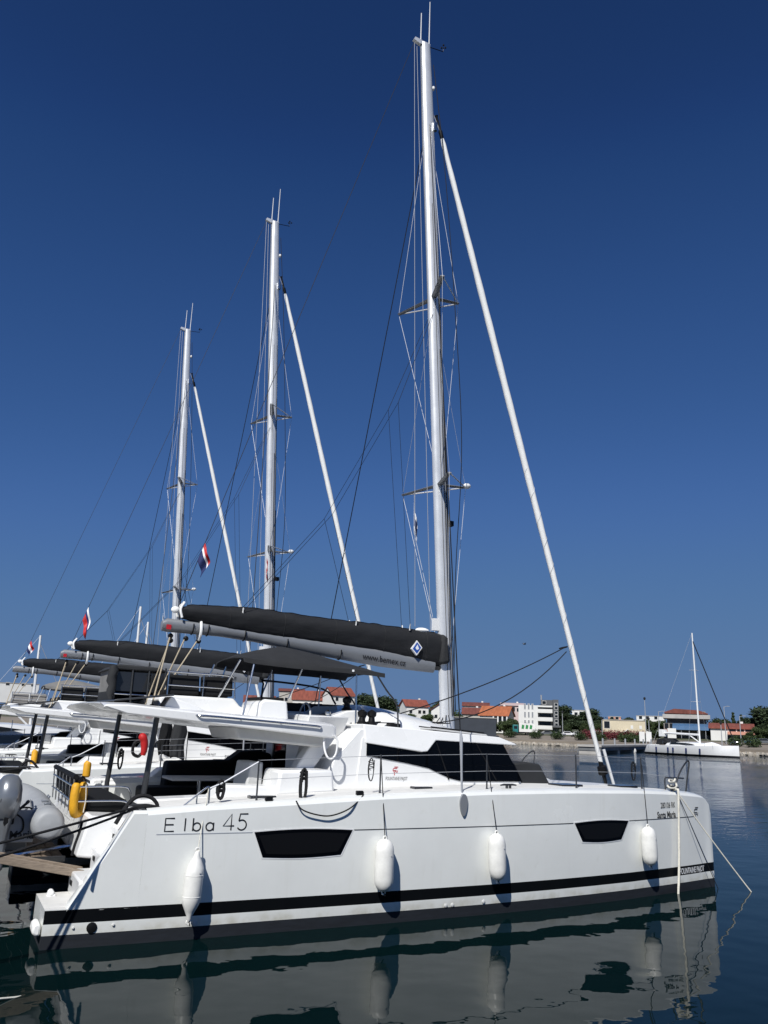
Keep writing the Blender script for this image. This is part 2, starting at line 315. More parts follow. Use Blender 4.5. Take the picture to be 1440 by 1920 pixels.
def make_cat(root, o):
    cush = o['cush']
    # --- hulls
    for s in (-1, 1):
        xs = sorted(set([1.2, 1.6]+[x for x in XO if x > 1.2]+[2.6, 4.2, 6, 7.8, 9, 10, 11, 12, 12.55, 12.95, 13.02, 13.14, 13.2, 13.29]))
        h = B(); mi = [2, 2, 0, 1, 0, 0, 0, 0, 0, 3, 0, 0, 0, 0, 1, 0, 2, 2, 2]
        h.loft([hull_ring(x, s, zt(x), True) for x in xs], mi=mi)
        xs = [0, .06, .3, .7, 1.0, 1.2]; m2 = [2, 2, 0, 1, 0, 3, 0, 1, 0, 2, 2, 2]
        rr = []
        for x in xs:
            ring = hull_ring(x, s, .49, False)
            rr.append([(p[0]+(.10*(1-abs((abs(p[1])-2.85)/.65)) if x < .05 else 0)*-1, p[1], p[2]) for p in ring])
        h.loft(rr, mi=m2, cap=False)
        h.add(rr[0], [(0, 1, 10, 11), (1, 2, 9, 10), (2, 3, 8, 9), (3, 4, 7, 8), (4, 5, 6, 7)], [2, 2, 0, 0, 0])
        # bulwark running down to the swim platform
        def bw(x): return max(.49, .49+(x-.27)/(1.02-.27)*(1.70-.49)) if x < 1.02 else 1.735
        for k, (x0, x1) in enumerate([(.27, .5), (.5, .75), (.75, 1.02), (1.02, 1.2)]):
            rings = []
            for x in (x0, x1):
                z = bw(x); rings.append([(x, s*side(x, .46), .46), (x, s*side(x, z), max(.47, z-.04)), (x, s*(side(x, z)-.05), z), (x, s*(side(x, z)-.24), z), (x, s*(side(x, z)-.27), max(.47, z-.04)), (x, s*(side(x, .46)-.27), .46)])
            h.loft(rings)
        ho = h.obj('hull', ['hullgel', 'stripe', 'antifoul', 'nonskid'], root, smooth=30)
        for k, (x0, z0) in enumerate([(.42, .80), (.70, 1.10), (.95, 1.40)]):
            B().box(x0, 1.22, *sorted((s*3.27, s*2.22)), .485-k*.0, z0).obj('step', 'gel', ho, bevel=.025)
        B().box(.02, .36, *sorted((s*3.3, s*2.5)), .486, .494).obj('platform_mat', 'nonskid', ho)
        # windows and crease
        for (x0, x1, xa, xb, z0, z1) in [(2.79, 4.40, 2.95, 4.22, 1.06, 1.42), (8.95, 10.40, 9.16, 10.20, 1.09, 1.42)]:
            c = window_chains(x0, x1, xa, xb, z0, z1)
            hull_patch((inset(c, -.018)), s, .004).obj('window_surround', 'gel', ho, smooth=0)
            wf = hull_patch(c, s, .010).obj('window', 'glass', ho, smooth=0, bevel=.006)
            hull_patch(inset(c, .05), s, .013).obj('window_pane', 'glass3', ho, smooth=0)
        for x0, x1 in [(1.35, 2.76), (4.43, 8.92), (10.43, 12.6)]:
            n = 12; xs_ = [x0+(x1-x0)*i/n for i in range(n+1)]
            hull_patch(([(x, 1.425) for x in xs_], [(x, 1.412) for x in xs_]), s, .004).obj('crease_line', 'crease' if x0 < 2 else 'darksteel', ho, smooth=0)
        # drain fittings
        for x, z, r in [(.62, .24, .07), (.38, .25, .018), (.9, .26, .02), (2.02, .21, .04), (6.2, .2, .03), (6.33, .2, .03), (6.95, .215, .03)]:
            c = on_hull(x, z, s, 0); B().lathe([(r, 0), (r, .012), (r*.5, .02)], c, (0, s, 0), 14).obj('drain_fitting', 'black' if r > .06 else 'gelgrey', ho)
        # shroud plate
        pts = [(6.45+.075*math.sin(a)*(1-.25*math.cos(a)), 1.77-.18*math.cos(a)) for a in [2*math.pi*k/20 for k in range(20)]]
        yy = side(6.45, 1.7); b = B().prism(pts, 'y', s*(yy+.03), s*(yy-.02)); b.obj('shroud_plate', 'boomalu', ho, bevel=.004)
        # lettering on the outside
        if s == -1 and o.get('elba'):
            X0, dirx = (1.46, 1) if s == -1 else (2.55, -1)
            st = [[(.13, 0), (0, 0), (0, .175), (.13, .175)], [(0, .09), (.12, .09)], [(.285, 0), (.285, .175)], [(.40, .175), (.40, 0)], arc(.455, .055, .055, .055, 0, 360, 20), arc(.645, .055, .055, .055, 0, 360, 20), [(.70, .11), (.70, 0)],
                  [(.965, 0), (.965, .225), (.845, .06), (1.01, .06)], [(1.215, .225), (1.095, .225), (1.078, .13)]+arc(1.125, .07, .07, .07, 128, -150, 16)]
            for g_ in (st[0:2], st[2:3], st[3:5], st[5:7], st[7:8], st[8:9]):
                b = ribbons(g_, .019); b.v = [on_hull(X0+dirx*v[0], 1.456+v[1], s) for v in b.v]
                b.obj('letter', 'ink', ho, smooth=0, recalc=False)
            if s == -1:
                fn = lambda u, v: on_hull(12.05+u, .335+v, s, .005)
                lettering('lettering', 'FOUNTAINE PAJOT', .155, 'inkwhite', fn, ho, bold=.003, sx=.66)
                fp_emblem(lambda u, v: on_hull(12.62+u, 1.36+v, s), 'ink', ho, .24)
                if o.get('reg'):
                    lettering('lettering', o['reg'], .155, 'ink', lambda u, v: on_hull(11.42+u, 1.62+v, s), ho, bold=.001, sx=.72)
                    lettering('lettering', o['boat'], .17, 'ink', lambda u, v: on_hull(11.30+u, 1.435+v, s), ho, bold=.004, sx=.80)
        # deck fittings
        def deck(x): return zt(x)+.085
        px = [(2.85, 3.42), (4.94, 3.45), (7.05, 3.42), (9.15, 3.28), (11.02, 3.02)]
        for x, y in px: B().tube([(x, s*y, deck(x)-.03), (x, s*y, deck(x)+.03), (x, s*y, deck(x)+.60)], [.03, .014, .013], 8).obj('stanchion', 'darksteel', root)
        ends = [(x, s*y, deck(x)) for x, y in px]+[(11.85, s*2.82, deck(11.85))]
        for hh in (.30, .585):
            pts = [(a, b_, c+hh) for a, b_, c in ends[:-1]]+[(ends[-1][0], ends[-1][1], ends[-1][2]+min(hh, .26))]
            B().tube(pts, .004, 4).obj('lifeline', 'wire', root)
        d = deck(12)
        B().tube(spl([(11.85, s*2.82, d-.02), (11.85, s*2.82, d+.22), (12.0, s*2.8, d+.24), (12.6, s*2.6, d+.22)], 4), .014, 8).obj('pulpit', 'darksteel', root)
        B().tube(spl([(12.15, s*2.78, d+.05), (12.35, s*2.76, d+.36), (12.6, s*2.72, d+.57), (12.68, s*2.70, d+.52), (12.62, s*2.68, d+.2), (12.58, s*2.66, d-.08)], 5), .017, 8).obj('pulpit', 'darksteel', root)
        for x, y in [(1.12, 3.42), (7.55, 3.36), (11.95, 2.92)]:
            z = deck(x) if x > 1.2 else 1.735
            B().box(x-.05, x-.02, s*y-.02, s*y+.02, z-.01, z+.05).box(x+.02, x+.05, s*y-.02, s*y+.02, z-.01, z+.05).tube([(x-.17, s*y, z+.055), (x-.1, s*y, z+.065), (x+.1, s*y, z+.065), (x+.17, s*y, z+.055)], [.012, .018, .018, .012], 8).obj('cleat', 'darksteel', root)
        for x, y, l, w_ in [(3.05, 3.08, .42, .2), (6.0, 2.95, .35, .2), (9.4, 2.65, .5, .45), (10.9, 2.6, .45, .4)]:
            z = deck(x); hb = B().box(x-l/2, x+l/2, s*y-w_/2, s*y+w_/2, z-.02, z+.035); hb.obj('deck_hatch', 'glass2', root, bevel=.012)
        # rail at the cockpit corner
        # mooring rope lead at the quarter
        for x in (3.02, 4.55): B().box(x-.06, x+.06, s*3.5-.03, s*3.5+.03, deck(x)-.02, deck(x)+.06).obj('fairlead', 'black', root, bevel=.01)
    # --- bridge deck, cockpit
    B().prism([(1.0, .85), (9.9, .75), (9.9, 1.93), (8.5, 1.95), (5.0, 1.95), (5.0, 1.22), (1.0, 1.22)], 'y', -2.16, 2.16).obj('bridge_deck', 'gel', root, bevel=.03)
    B().prism([(.48, .95), (1.3, .85), (1.3, 1.5), (.62, 1.54)], 'y', -2.2, 2.2).obj('transom_beam', 'gel', root, bevel=.04)
    B().box(1.31, 4.98, -2.1, 2.1, 1.215, 1.235).obj('cockpit_floor', 'gelgrey', root)
    for s in (-1, 1):
        B().prism([(1.1, 1.5), (1.25, 1.80), (2.4, 1.84), (2.6, 2.02), (3.5, 2.0), (3.5, 1.2), (1.1, 1.2)], 'y', *sorted((s*2.62, s*2.12))).obj('coaming', 'gel', root, bevel=.035)
    B().prism([(3.40, 1.86), (3.45, 2.26), (4.40, 2.27), (4.45, 1.9)], 'y', -2.75, -1.95).obj('locker', 'gel', root, bevel=.05)
    B().prism([(3.05, 1.25), (3.18, 2.35), (3.42, 2.35), (3.42, 1.25)], 'y', -1.98, -1.2).obj('sink_unit', 'gelgrey', root, bevel=.03)
    for yy, (z0, z1) in ((.0, (1.23, 3.0)), (1, (0, 0))):
        pass
    B().box(4.9, 5.0, -1.5, 2.2, 1.23, 3.0).obj('aft_bulkhead', 'gelgrey', root)
    dr = B().box(4.86, 4.9, -1.1, 1.6, 1.3, 2.75).obj('saloon_door', 'glass', root)
    for y in (-1.1, -.2, .7, 1.6): B().box(4.84, 4.9, y-.03, y+.03, 1.3, 2.75).obj('door_frame', 'darksteel', dr)
    B().prism([(3.92, 2.2), (4.26, 2.2), (4.72, 2.82), (4.34, 2.82)], 'y', -2.12, -1.80).obj('pillar', 'gel', root, bevel=.03)
    B().prism([(4.42, 1.9), (4.60, 2.45), (5.08, 2.96), (5.25, 2.96), (5.25, 1.9)], 'y', -2.32, -1.5).obj('stair_side', 'gel', root, bevel=.02)
    for k in range(4): B().box(4.3+k*.2, 5.0, -1.49, -.9, 1.3, 1.55+k*.28).obj('stair_step', 'gelgrey', root, bevel=.02)
    B().prism([(-1.9, 3.16), (-.95, 1.9), (-.8, 1.9), (-.8, 3.2)], 'x', 4.25, 5.04).obj('shading_overhang', 'gel', root, bevel=.02)  # leaning wall added, its face tipped downward to put the stairwell in shade
    # aft bench with rail
    B().box(.62, 1.28, -1.55, 1.45, 1.54, 1.72).obj('seat_cushion', cush, root, bevel=.05)
    for k in range(3):
        y0 = -1.5+k*.99; B().prism([(.50, 1.66), (.62, 1.66), (.56, 2.04), (.44, 2.06)], 'y', y0, y0+.95).obj('back_cushion', cush, root, bevel=.03)
    rl = B().tube([(.44, -1.55, 2.06), (.44, 1.5, 2.06)], .045, 8).obj('bench_rail', cush, root)
    for z in (1.92, 1.70):
        B().tube(spl([(.42, 1.5, z), (.42, -1.5, z), (.50, -1.62, z), (1.15, -1.62, z-.0), (1.28, -1.62, z-.06), (1.32, -1.62, z-.2), (1.33, -1.62, 1.5)], 4), .016, 8).obj('rail_tube', 'steel', rl)
    for y in (-1.5, -1.0, -.5, 0, .5, 1.0, 1.5): B().tube([(.42, y, 2.03), (.45, y, 1.5)], .012, 6).obj('rail_post', 'steel', rl)
    # lounge and table
    B().prism([(2.55, 1.25), (2.6, 2.18), (3.9, 2.22), (4.15, 2.40), (4.55, 2.44), (4.85, 2.36), (4.85, 1.25)], 'y', 1.62, 2.08).obj('lounge_back', 'cushblack' if o['full'] else cush, root, bevel=.06)
    B().box(2.0, 4.8, .95, 1.62, 1.3, 1.72).obj('lounge_seat', cush, root, bevel=.05)
    B().box(3.6, 4.8, -.1, .94, 1.3, 1.70).obj('lounge_seat', cush, root, bevel=.05)
    tb = B().box(2.35, 3.75, .05, .92, 1.90, 1.95).obj('cockpit_table', 'gelgrey', root, bevel=.015)
    B().tube([(3.0, .5, 1.23), (3.0, .5, 1.9)], .05, 10).obj('table_leg', 'steel', tb)
    for s in (-1, 1): B().tube([(1.47, s*1.80, 1.5), (1.47, s*1.80, 1.75), (1.57, s*1.80, 3.08)], [.055, .048, .045], 12).obj('roof_post', 'darksteel', root)
    # hard top over the cockpit
    hx = [(.60, 2.44, 3.172, 3.185), (.64, 2.48, 3.155, 3.20), (.95, 2.58, 3.065, 3.21), (2.0, 2.60, 2.985, 3.14), (3.3, 2.6, 2.875, 3.07), (4.42, 2.6, 2.78, 3.015), (4.5, 2.56, 2.80, 2.98)]
    rings = []
    for x, hw, zb, z1 in hx:
        zc = z1+.05; c = [(-hw+.03, zb), (-hw, zb+.02), (-hw, z1-.025), (-hw+.03, z1), (-hw*.86, z1+.035), (-hw*.5, zc), (0, zc+.015), (hw*.5, zc), (hw*.86, z1+.035), (hw-.03, z1), (hw, z1-.025), (hw, zb+.02), (hw-.03, zb), (hw*.8, zb+.07), (0, zb+.09), (-hw*.8, zb+.07)]
        rings.append([(x, y, z) for y, z in c])
    ht = B().loft(rings).obj('hardtop', 'gel', root, smooth=32)
    B().prism([(2.75, 2.93), (2.85, 2.72), (4.38, 2.62), (4.45, 2.86)], 'y', -2.3, -.6).obj('roof_liner', 'gelgrey', ht, bevel=.04)
    for s in (-1, 1):
        y = s*2.645
        B().tube(spl([(2.02, s*2.59, 3.085), (2.08, y, 3.08), (2.3, y, 3.075), (3.1, y, 3.035), (4.0, y, 2.985), (4.16, y, 2.97), (4.2, s*2.59, 2.965)], 4), .017, 8).obj('handrail', 'steel', ht)
        for x in (2.75, 3.45): B().tube([(x, s*2.58, 3.055-(x-2.75)*.055), (x, y, 3.055-(x-2.75)*.055)], .012, 6).obj('rail_bracket', 'steel', ht)
        B().prism([(.80, 3.26), (1.74, 3.385), (1.74, 3.42), (.80, 3.287)], 'y', *sorted((s*.25, s*2.15))).obj('solar_panel', 'darksteel', ht, bevel=.006)
        B().prism([(1.60, 3.16), (1.72, 3.38), (2.15, 3.24), (2.35, 3.16)], 'y', *sorted((s*2.0, s*1.55))).obj('panel_mount', 'gel', ht, bevel=.015)
    # --- cabin
    cb = [(5.02, 1.9), (5.12, 2.8), (8.1, 2.82), (8.72, 1.9)]
    rings = []
    for y, dx in ((-2.35, -.12), (-2.25, .0), (-1.4, .28), (0, .36), (1.4, .28), (2.25, .0), (2.35, -.12)):
        rings.append([(cb[0][0], y, cb[0][1]), (cb[1][0], y, cb[1][1]), (cb[2][0]+dx, y, cb[2][1]), (cb[3][0]+dx, y, cb[3][1])])
    ca = B().loft(rings).obj('cabin', 'gel', root, smooth=20)
    gl = [(5.20, 2.74), (6.41, 2.62), (6.64, 2.80), (8.12, 2.78), (8.58, 2.07), (7.2, 2.07), (6.95, 2.12), (6.75, 2.19), (6.47, 2.30), (6.0, 2.385), (5.20, 2.50)]
    for s in (-1, 1):
        B().prism(gl, 'y', s*2.33, s*2.366).obj('side_window', 'glass', ca, smooth=0)
        for x0, x1 in ((6.62, 6.9), (7.5, 7.95)): B().prism([(x0, 2.76), (x0+.025, 2.76), (x1+.025, 2.1), (x1, 2.1)], 'y', s*2.36, s*2.372).obj('window_joint', 'black', ca, smooth=0)
        lettering('lettering', 'FOUNTAINE PAJOT', .085, 'ink', lambda u, v: (5.60+u*(1 if s < 0 else 1), s*2.354, 2.085+v), ca, sx=.60) if s < 0 else None
        if s < 0: fp_emblem(lambda u, v: (5.74+u, s*2.354, 2.17+v), 'inkred', ca, .15)
        if s < 0 and o.get('sk'): lettering('lettering', o['sk'], .15, 'ink', lambda u, v: (6.30+u, s*2.354, 2.0+v), ca, bold=.001, sx=.8)
    q = [(-2.25, 0), (-1.4, .28), (0, .36), (1.4, .28), (2.25, 0)]
    for i in range(4):
        (ya, da), (yb, db) = q[i], q[i+1]; e = .03
        p = [(8.13+da, ya+e, 2.77), (8.13+db, yb-e, 2.77), (8.60+db, yb-e, 2.08), (8.60+da, ya+e, 2.08)]
        B().add([(x+.012, y, z+.008) for x, y, z in p]+[(x-.03, y, z-.02) for x, y, z in p], [(0, 1, 2, 3), (7, 6, 5, 4), (0, 4, 5, 1), (1, 5, 6, 2), (2, 6, 7, 3), (3, 7, 4, 0)]).obj('windscreen', 'glass', ca, smooth=0)
    br = [(5.14, 3.045), (5.17, 2.72), (6.30, 2.585), (6.42, 2.60), (6.62, 2.795), (8.45, 2.745), (8.40, 2.78), (8.05, 2.89)]
    rings = []
    for y, dx in ((-2.43, 0), (-1.4, .22), (0, .3), (1.4, .22), (2.43, 0)): rings.append([(x+(dx if x > 7 else 0), y-(math.copysign(.11*(z-2.6)/.4, y) if abs(y) > 2 else 0), z) for x, z in br])
    bro = B().loft(rings).obj('cabin_roof', 'gel', root, smooth=20, bevel=.025)
    B().prism([(6.6, 2.99), (6.65, 3.02), (7.85, 2.935), (7.9, 2.90)], 'y', -2.2, -1.75).obj('roof_hatch', 'gelgrey', bro, bevel=.008)
    for dy in (-2.2, -1.75): B().tube([(6.6, dy, 3.04), (7.8, dy, 2.96)], .012, 6).obj('hatch_rail', 'black', bro)
    rings = []
    for x, zc, hw in ((5.35, 3.0, 1.35), (5.45, 3.26, 1.5), (5.75, 3.42, 1.62), (6.0, 3.44, 1.68), (6.5, 3.37, 1.66), (7.2, 3.23, 1.55), (7.8, 3.07, 1.35), (8.15, 2.93, 1.1), (8.3, 2.85, 1.0)):
        rings.append([(x, hw*math.cos(a), 2.80+(zc-2.80)*(abs(math.sin(a))**.55)*1.0) for a in [math.pi*k/14 for k in range(15)]])
    B().loft(rings).obj('roof_dome', 'gel', bro, smooth=40)
    B().prism([(8.75, 1.95), (8.7, 2.38), (9.05, 2.42), (9.4, 2.38), (9.65, 2.0), (9.65, 1.95)], 'y', -1.85, 1.85).obj('lounge_cover', 'canvasb', root, bevel=.09)
    # flybridge
    fly = B().prism([(3.35, 3.0), (3.40, 3.36), (3.5, 3.42), (3.92, 3.40), (3.98, 3.0)], 'y', -1.62, -.55).obj('helm_seat', 'gel', root, bevel=.04)
    B().box(3.45, 3.9, -1.5, -.65, 3.40, 3.46).obj('seat_pad', cush, fly, bevel=.02)
    cn = B().prism([(4.62, 2.9), (4.70, 3.12), (4.92, 3.20), (5.15, 3.28), (5.4, 3.30), (5.4, 2.9)], 'y', -1.55, -.7).obj('helm_console', 'gel', root, bevel=.03)
    B().prism([(4.70, 3.13), (4.90, 3.21), (4.90, 3.23), (4.69, 3.15)], 'y', -1.4, -1.0).obj('instrument', 'black', cn)
    B().lathe([(.035, 0), (.03, .07), (.055, .09), (.055, .13), (.01, .17)], (4.80, -1.45, 3.12), n=12).obj('compass', 'steel', cn)
    wl = B(); c = (4.50, -1.02, 3.10)
    wl.tube([(c[0]+.12*math.sin(a)*0-.1*math.cos(a)*-.2, c[1]+.30*math.sin(a), c[2]+.30*math.cos(a)) for a in [2*math.pi*k/28 for k in range(29)]], .018, 8, cap=False)
    wh = wl.obj('steering_wheel', 'gelgrey', root)
    for k in range(5): a = 2*math.pi*k/5+.3; B().tube([(c[0]+.02, c[1], c[2]), (c[0]+.02*math.cos(a), c[1]+.29*math.sin(a), c[2]+.29*math.cos(a))], .008, 6).obj('wheel_spoke', 'steel', wh)
    B().box(4.15, 6.4, 1.35, 1.6, 3.0, 3.46).obj('fly_back', cush, root, bevel=.04)
    B().box(4.0, 5.3, .4, 1.34, 3.0, 3.26).obj('fly_seat', 'gel', root, bevel=.03)
    B().prism([(3.98, 2.95), (5.35, 2.95), (5.35, 3.38), (4.9, 3.36), (4.6, 3.18), (3.98, 3.12)], 'y', -.6, -.5).obj('fly_coaming', 'gelgrey', root)
    for x, y, z in ((5.30, -1.2, 3.27), (5.34, -1.82, 3.02), (5.53, -1.84, 3.02)):
        B().lathe([(.10, 0), (.10, .05), (.065, .08), (.055, .15), (.085, .18), (.09, .24), (.05, .27), (.02, .29)], (x, y, z), n=16).obj('winch', 'black', root)
    for k in range(3): rope('clutch_line', spl([(5.25, -1.55-.12*k, 3.06), (5.16, -1.58-.14*k, 2.98), (5.12, -1.62-.14*k, 2.75), (5.1, -1.64-.14*k, 2.55)]), .012, 'ropewhite' if k else 'ropeblack', root)
    for k in range(4): rope('running_line', [(5.55, -1.75+.07*k, 3.08), (6.6, -1.5+.2*k, 3.09+.06*k), (8.0, -.6+.2*k, 3.13), (8.2, -.2+.1*k, 3.3)], .011, 'ropeblack', root)
    B().box(5.95, 6.2, -1.75, -1.5, 3.0, 3.08).obj('clutch_bank', 'black', root, bevel=.02)
    ml = B().prism([(1.78, 3.1), (1.80, 3.40), (1.9, 3.44), (3.18, 3.43), (3.30, 3.30), (3.45, 3.22), (3.45, 3.05), (1.78, 3.05)], 'y', -.75, 2.1).obj('fly_lounge', 'gel', root, bevel=.04)
    for k in range(2):
        x0 = 1.95+k*.64; B().prism([(-.62, 3.46), (-.5, 3.46), (-.42, 3.80), (-.56, 3.82)], 'x', x0, x0+.6).obj('lounge_cushion', cush, ml, bevel=.03)
    B().box(1.9, 3.15, -.48, 1.9, 3.44, 3.54).obj('lounge_cushion', cush, ml, bevel=.03)
    B().tube(spl([(1.92, -.66, 3.86), (2.5, -.66, 3.85), (3.05, -.66, 3.84), (3.18, -.66, 3.78), (3.22, -.66, 3.43)], 4), .016, 8).obj('lounge_rail', 'steel', ml)
    B().tube([(1.95, -.66, 3.62), (3.2, -.66, 3.60)], .011, 6).obj('lounge_rail', 'steel', ml)
    for x in (1.95, 2.6): B().tube([(x, -.66, 3.42), (x, -.66, 3.85)], .012, 6).obj('lounge_rail', 'steel', ml)
    if o.get('canvas'):
        ce = B().prism([(1.05, 3.90), (1.2, 4.0), (2.0, 3.97), (2.15, 3.89)], 'y', .3, 2.0).obj('canvas_roof', 'canvasb', root, bevel=.03)
        B().box(1.12, 1.16, .35, 1.95, 3.3, 3.5).obj('canvas_panel', 'canvasb', ce); B().box(1.125, 1.155, .35, 1.95, 3.5, 3.9).obj('clear_window', 'canvasg', ce); B().box(1.16, 2.1, 1.9, 1.94, 3.3, 3.9).obj('canvas_panel', 'canvas', ce)
        for k in range(3): B().box(1.2+k*.31, 1.46+k*.31, .34, .37, 3.5, 3.86).obj('clear_window', 'glass2', ce)
        for k in range(4): B().tube([(1.17+k*.31, .33, 3.2), (1.17+k*.31, .33, 3.97)], .02, 8).obj('canvas_frame', 'darksteel', ce)
        B().tube([(1.1, .33, 3.45), (2.12, .33, 3.43)], .016, 8).obj('canvas_frame', 'steel', ce)
        pts = [(1.10+.015*math.sin(k*1.9), .26+.012*math.cos(k*2.3), 3.95-.09*k) for k in range(8)]
        B().tube(pts, [.07, .09, .08, .095, .07, .08, .06, .03], 10).obj('rolled_screen', 'canvasb', ce)
    if o.get('bimini'):
        bmx = [(3.0, .05, 4.12), (3.15, .14, 4.10), (3.5, .26, 4.08), (3.95, .38, 4.06), (4.4, .33, 4.05), (5.0, .22, 4.04), (5.55, .12, 4.02), (5.80, .03, 4.0)]
        rings = []
        for x, hc, z in bmx:
            up = [(y*1.80, z+hc*(1-abs(y)**2.2)) for y in (-1, -.92, -.75, -.5, -.25, 0, .25, .5, .75, .92, 1)]; sy = lambda q: -.88+q*.51
            dn = [(y*1.78, z+hc*(1-abs(y)**2.2)-.02) for y in (.9, .5, 0, -.5, -.9)]
            rings.append([(x, sy(-1.82), z-.08)]+[(x, sy(a), b_) for a, b_ in up]+[(x, sy(1.82), z-.08), (x, sy(1.79), z-.08)]+[(x, sy(a), b_) for a, b_ in dn]+[(x, sy(-1.79), z-.08)])
        bi = B().loft(rings).obj('bimini', o['bimini'], root, smooth=50)
        for s in (-1, 1):
            for p, q in (((3.0, 1.95, 3.12), (3.2, 1.78, 4.08)), ((2.75, 1.2, 3.42), (2.95, 1.7, 4.08)), ((3.95, 1.6, 3.45), (4.15, 1.74, 4.05)), ((5.22, 1.8, 3.05), (5.22, 1.76, 4.02))):
                B().tube([(p[0], (s*p[1] if s < 0 else .05), p[2] if s < 0 else max(p[2], 3.2)), (q[0], -.88+s*q[1]*.5, q[2])], .017, 8).obj('bimini_pole', 'steel', bi)
            B().tube(spl([(5.62, -.88+s*.9, 3.99), (5.85, -.88+s*.92, 3.68), (6.06, -.88+s*.94, 3.42), (6.1, -.88+s*.95, 3.0)], 4), .017, 8).obj('bimini_pole', 'darksteel', bi)
        B().tube(spl([(3.9, -.2, 3.46), (3.92, -.2, 3.75), (4.0, -.15, 3.82), (5.4, .3, 3.74), (5.8, .5, 3.45)], 4), .02, 8).obj('fly_rail', 'black', root)
        B().box(5.1, 5.14, -1.825, -1.81, 3.99, 4.03).obj('canvas_label', 'inkwhite', bi)
    # lifebuoy bracket lights etc. on deck: coiled white hose loop by the stairs
    rope('shower_hose', spl([(4.44, -2.62, 2.84), (4.50, -2.63, 2.75), (4.49, -2.63, 2.55), (4.42, -2.62, 2.45), (4.34, -2.6, 2.48), (4.30, -2.55, 2.62), (4.30, -2.5, 2.8)]), .018, 'gel', root, 8)
    # --- foredeck
    B().tube([(12.62, -2.45, 1.72), (12.68, 0, 1.78), (12.62, 2.45, 1.72)], .10, 12).obj('crossbeam', 'alu', root)
    B().box(9.85, 12.6, -1.98, 1.98, 1.70, 1.715).obj('trampoline', 'black', root)
    B().box(9.8, 12.7, -.16, .16, 1.70, 1.86).obj('centre_spar', 'gel', root, bevel=.04)
    B().tube([(13.02, 0, 1.78), (12.72, 0, 2.66)], .038, 10).obj('bow_strut', 'gel', root)
    B().tube([(12.6, -.3, 1.8), (13.02, 0, 1.78), (12.6, .3, 1.8)], .03, 8).obj('bow_roller', 'steel', root)
    # --- mast
    rings = []
    for z, k in ((MZ0-.3, 1), (8, 1), (18.6, .98), (MZ1-.35, .84), (MZ1, .80)):
        rings.append([(mx(z)+.175*k*math.cos(a)*(1 if math.cos(a) > 0 else 1.0), .112*k*math.sin(a), z) for a in [2*math.pi*i/20 for i in range(20)]])
    ma = B().loft(rings).obj('mast', 'alu', root, smooth=60)
    B().tube([(mx(MZ0)-.178, 0, MZ0+1.0), (mx(18)-.176, 0, 18), (mx(MZ1)-.145, 0, MZ1-.1)], .02, 6).obj('luff_track', 'boomalu', ma)
    for y in (-.06, .06): B().tube([(mx(MZ0)+.12, y*1.6, MZ0), (mx(16)+.12, y*1.6, 16)], .006, 5).obj('mast_seam', 'darksteel', ma)
    zt_ = MZ1
    B().prism([(mx(zt_)-.38, zt_-.02), (mx(zt_)-.34, zt_+.07), (mx(zt_)+.12, zt_+.03), (mx(zt_)+.12, zt_-.06), (mx(zt_)-.2, zt_-.08)], 'y', -.05, .05).obj('masthead_crane', 'alu', ma)
    B().tube([(mx(zt_)+.08, -.05, zt_), (mx(zt_)+.08, -.05, zt_+1.42)], [.016, .010], 6).obj('antenna', 'gel', ma)
    B().tube([(mx(zt_)-.13, .04, zt_), (mx(zt_)-.13, .04, zt_+1.02)], [.016, .012], 6).obj('antenna', 'gel', ma)
    vn = B().tube([(mx(zt_)+.12, 0, zt_-.02), (mx(zt_)+.55, 0, zt_+.03), (mx(zt_)+.56, 0, zt_+.18)], .012, 6)
    for k in range(3): a = k*2.1; vn.ball((mx(zt_)+.56+.06*math.cos(a), .06*math.sin(a), zt_+.19), .03, n=6)
    vn.obj('wind_vane', 'black', ma)
    B().ball((mx(19.6)+.2, 0, 19.6), .05, (1, 1, 1.4)).obj('mast_light', 'gel', ma); B().box(mx(18.3)+.1, mx(18.3)+.2, -.14, -.06, 18.2, 18.45).obj('hound_fitting', 'steel', ma)
    B().box(mx(7.7)+.16, mx(7.7)+.32, -.06, .06, 7.62, 7.74).obj('deck_light', 'black', ma); B().box(mx(5.3)-.3, mx(5.3)-.15, -.05, .05, 5.15, 5.42).obj('reef_block', 'gel', ma)
    B().ball((8.72, -.05, 8.66), .085, (1.2, 1, .8)).obj('radome_light', 'gel', ma)
    for zs in (13.4, 8.58):
        c = mx(zs); tips = [(c-.40, -1.1, zs-.05), (c-.40, 1.1, zs-.05), (c+.72, 0, zs+.05)]
        for tp in tips:
            B().tube([(c, 0, zs), tp], [.03, .02], 8, sx=2.8).obj('spreader', 'boomalu', ma)
        for tp in tips[:2]: B().tube([tp, tips[2]], .016, 6).obj('spreader_brace', 'alu', ma)
        hi, lo = (18.4, 8.9) if zs > 10 else (13.0, 4.3)
        for tp in tips:
            mast_wire('diamond_stay', ma, (mx(hi), tp[1]*.09, hi), tp, .0055 if zs > 10 else .0035, 'wirelight' if zs > 10 else 'wire'); mast_wire('diamond_stay', ma, tp, (mx(lo)+(.1 if tp[0] > c else 0), tp[1]*.09, lo), .0055, 'wirelight')
    for s in (-1, 1):
        mast_wire('shroud', root, (mx(18.4), s*.09, 18.4), (6.45, s*3.5, 2.9), .012, 'black')
        B().tube([(6.45, s*3.5, 2.98), (6.45, s*3.52, 2.86), (6.45, s*3.54, 2.4), (6.45, s*3.56, 1.95)], [.014, .03, .02, .018], 8).obj('turnbuckle', 'wire', root)
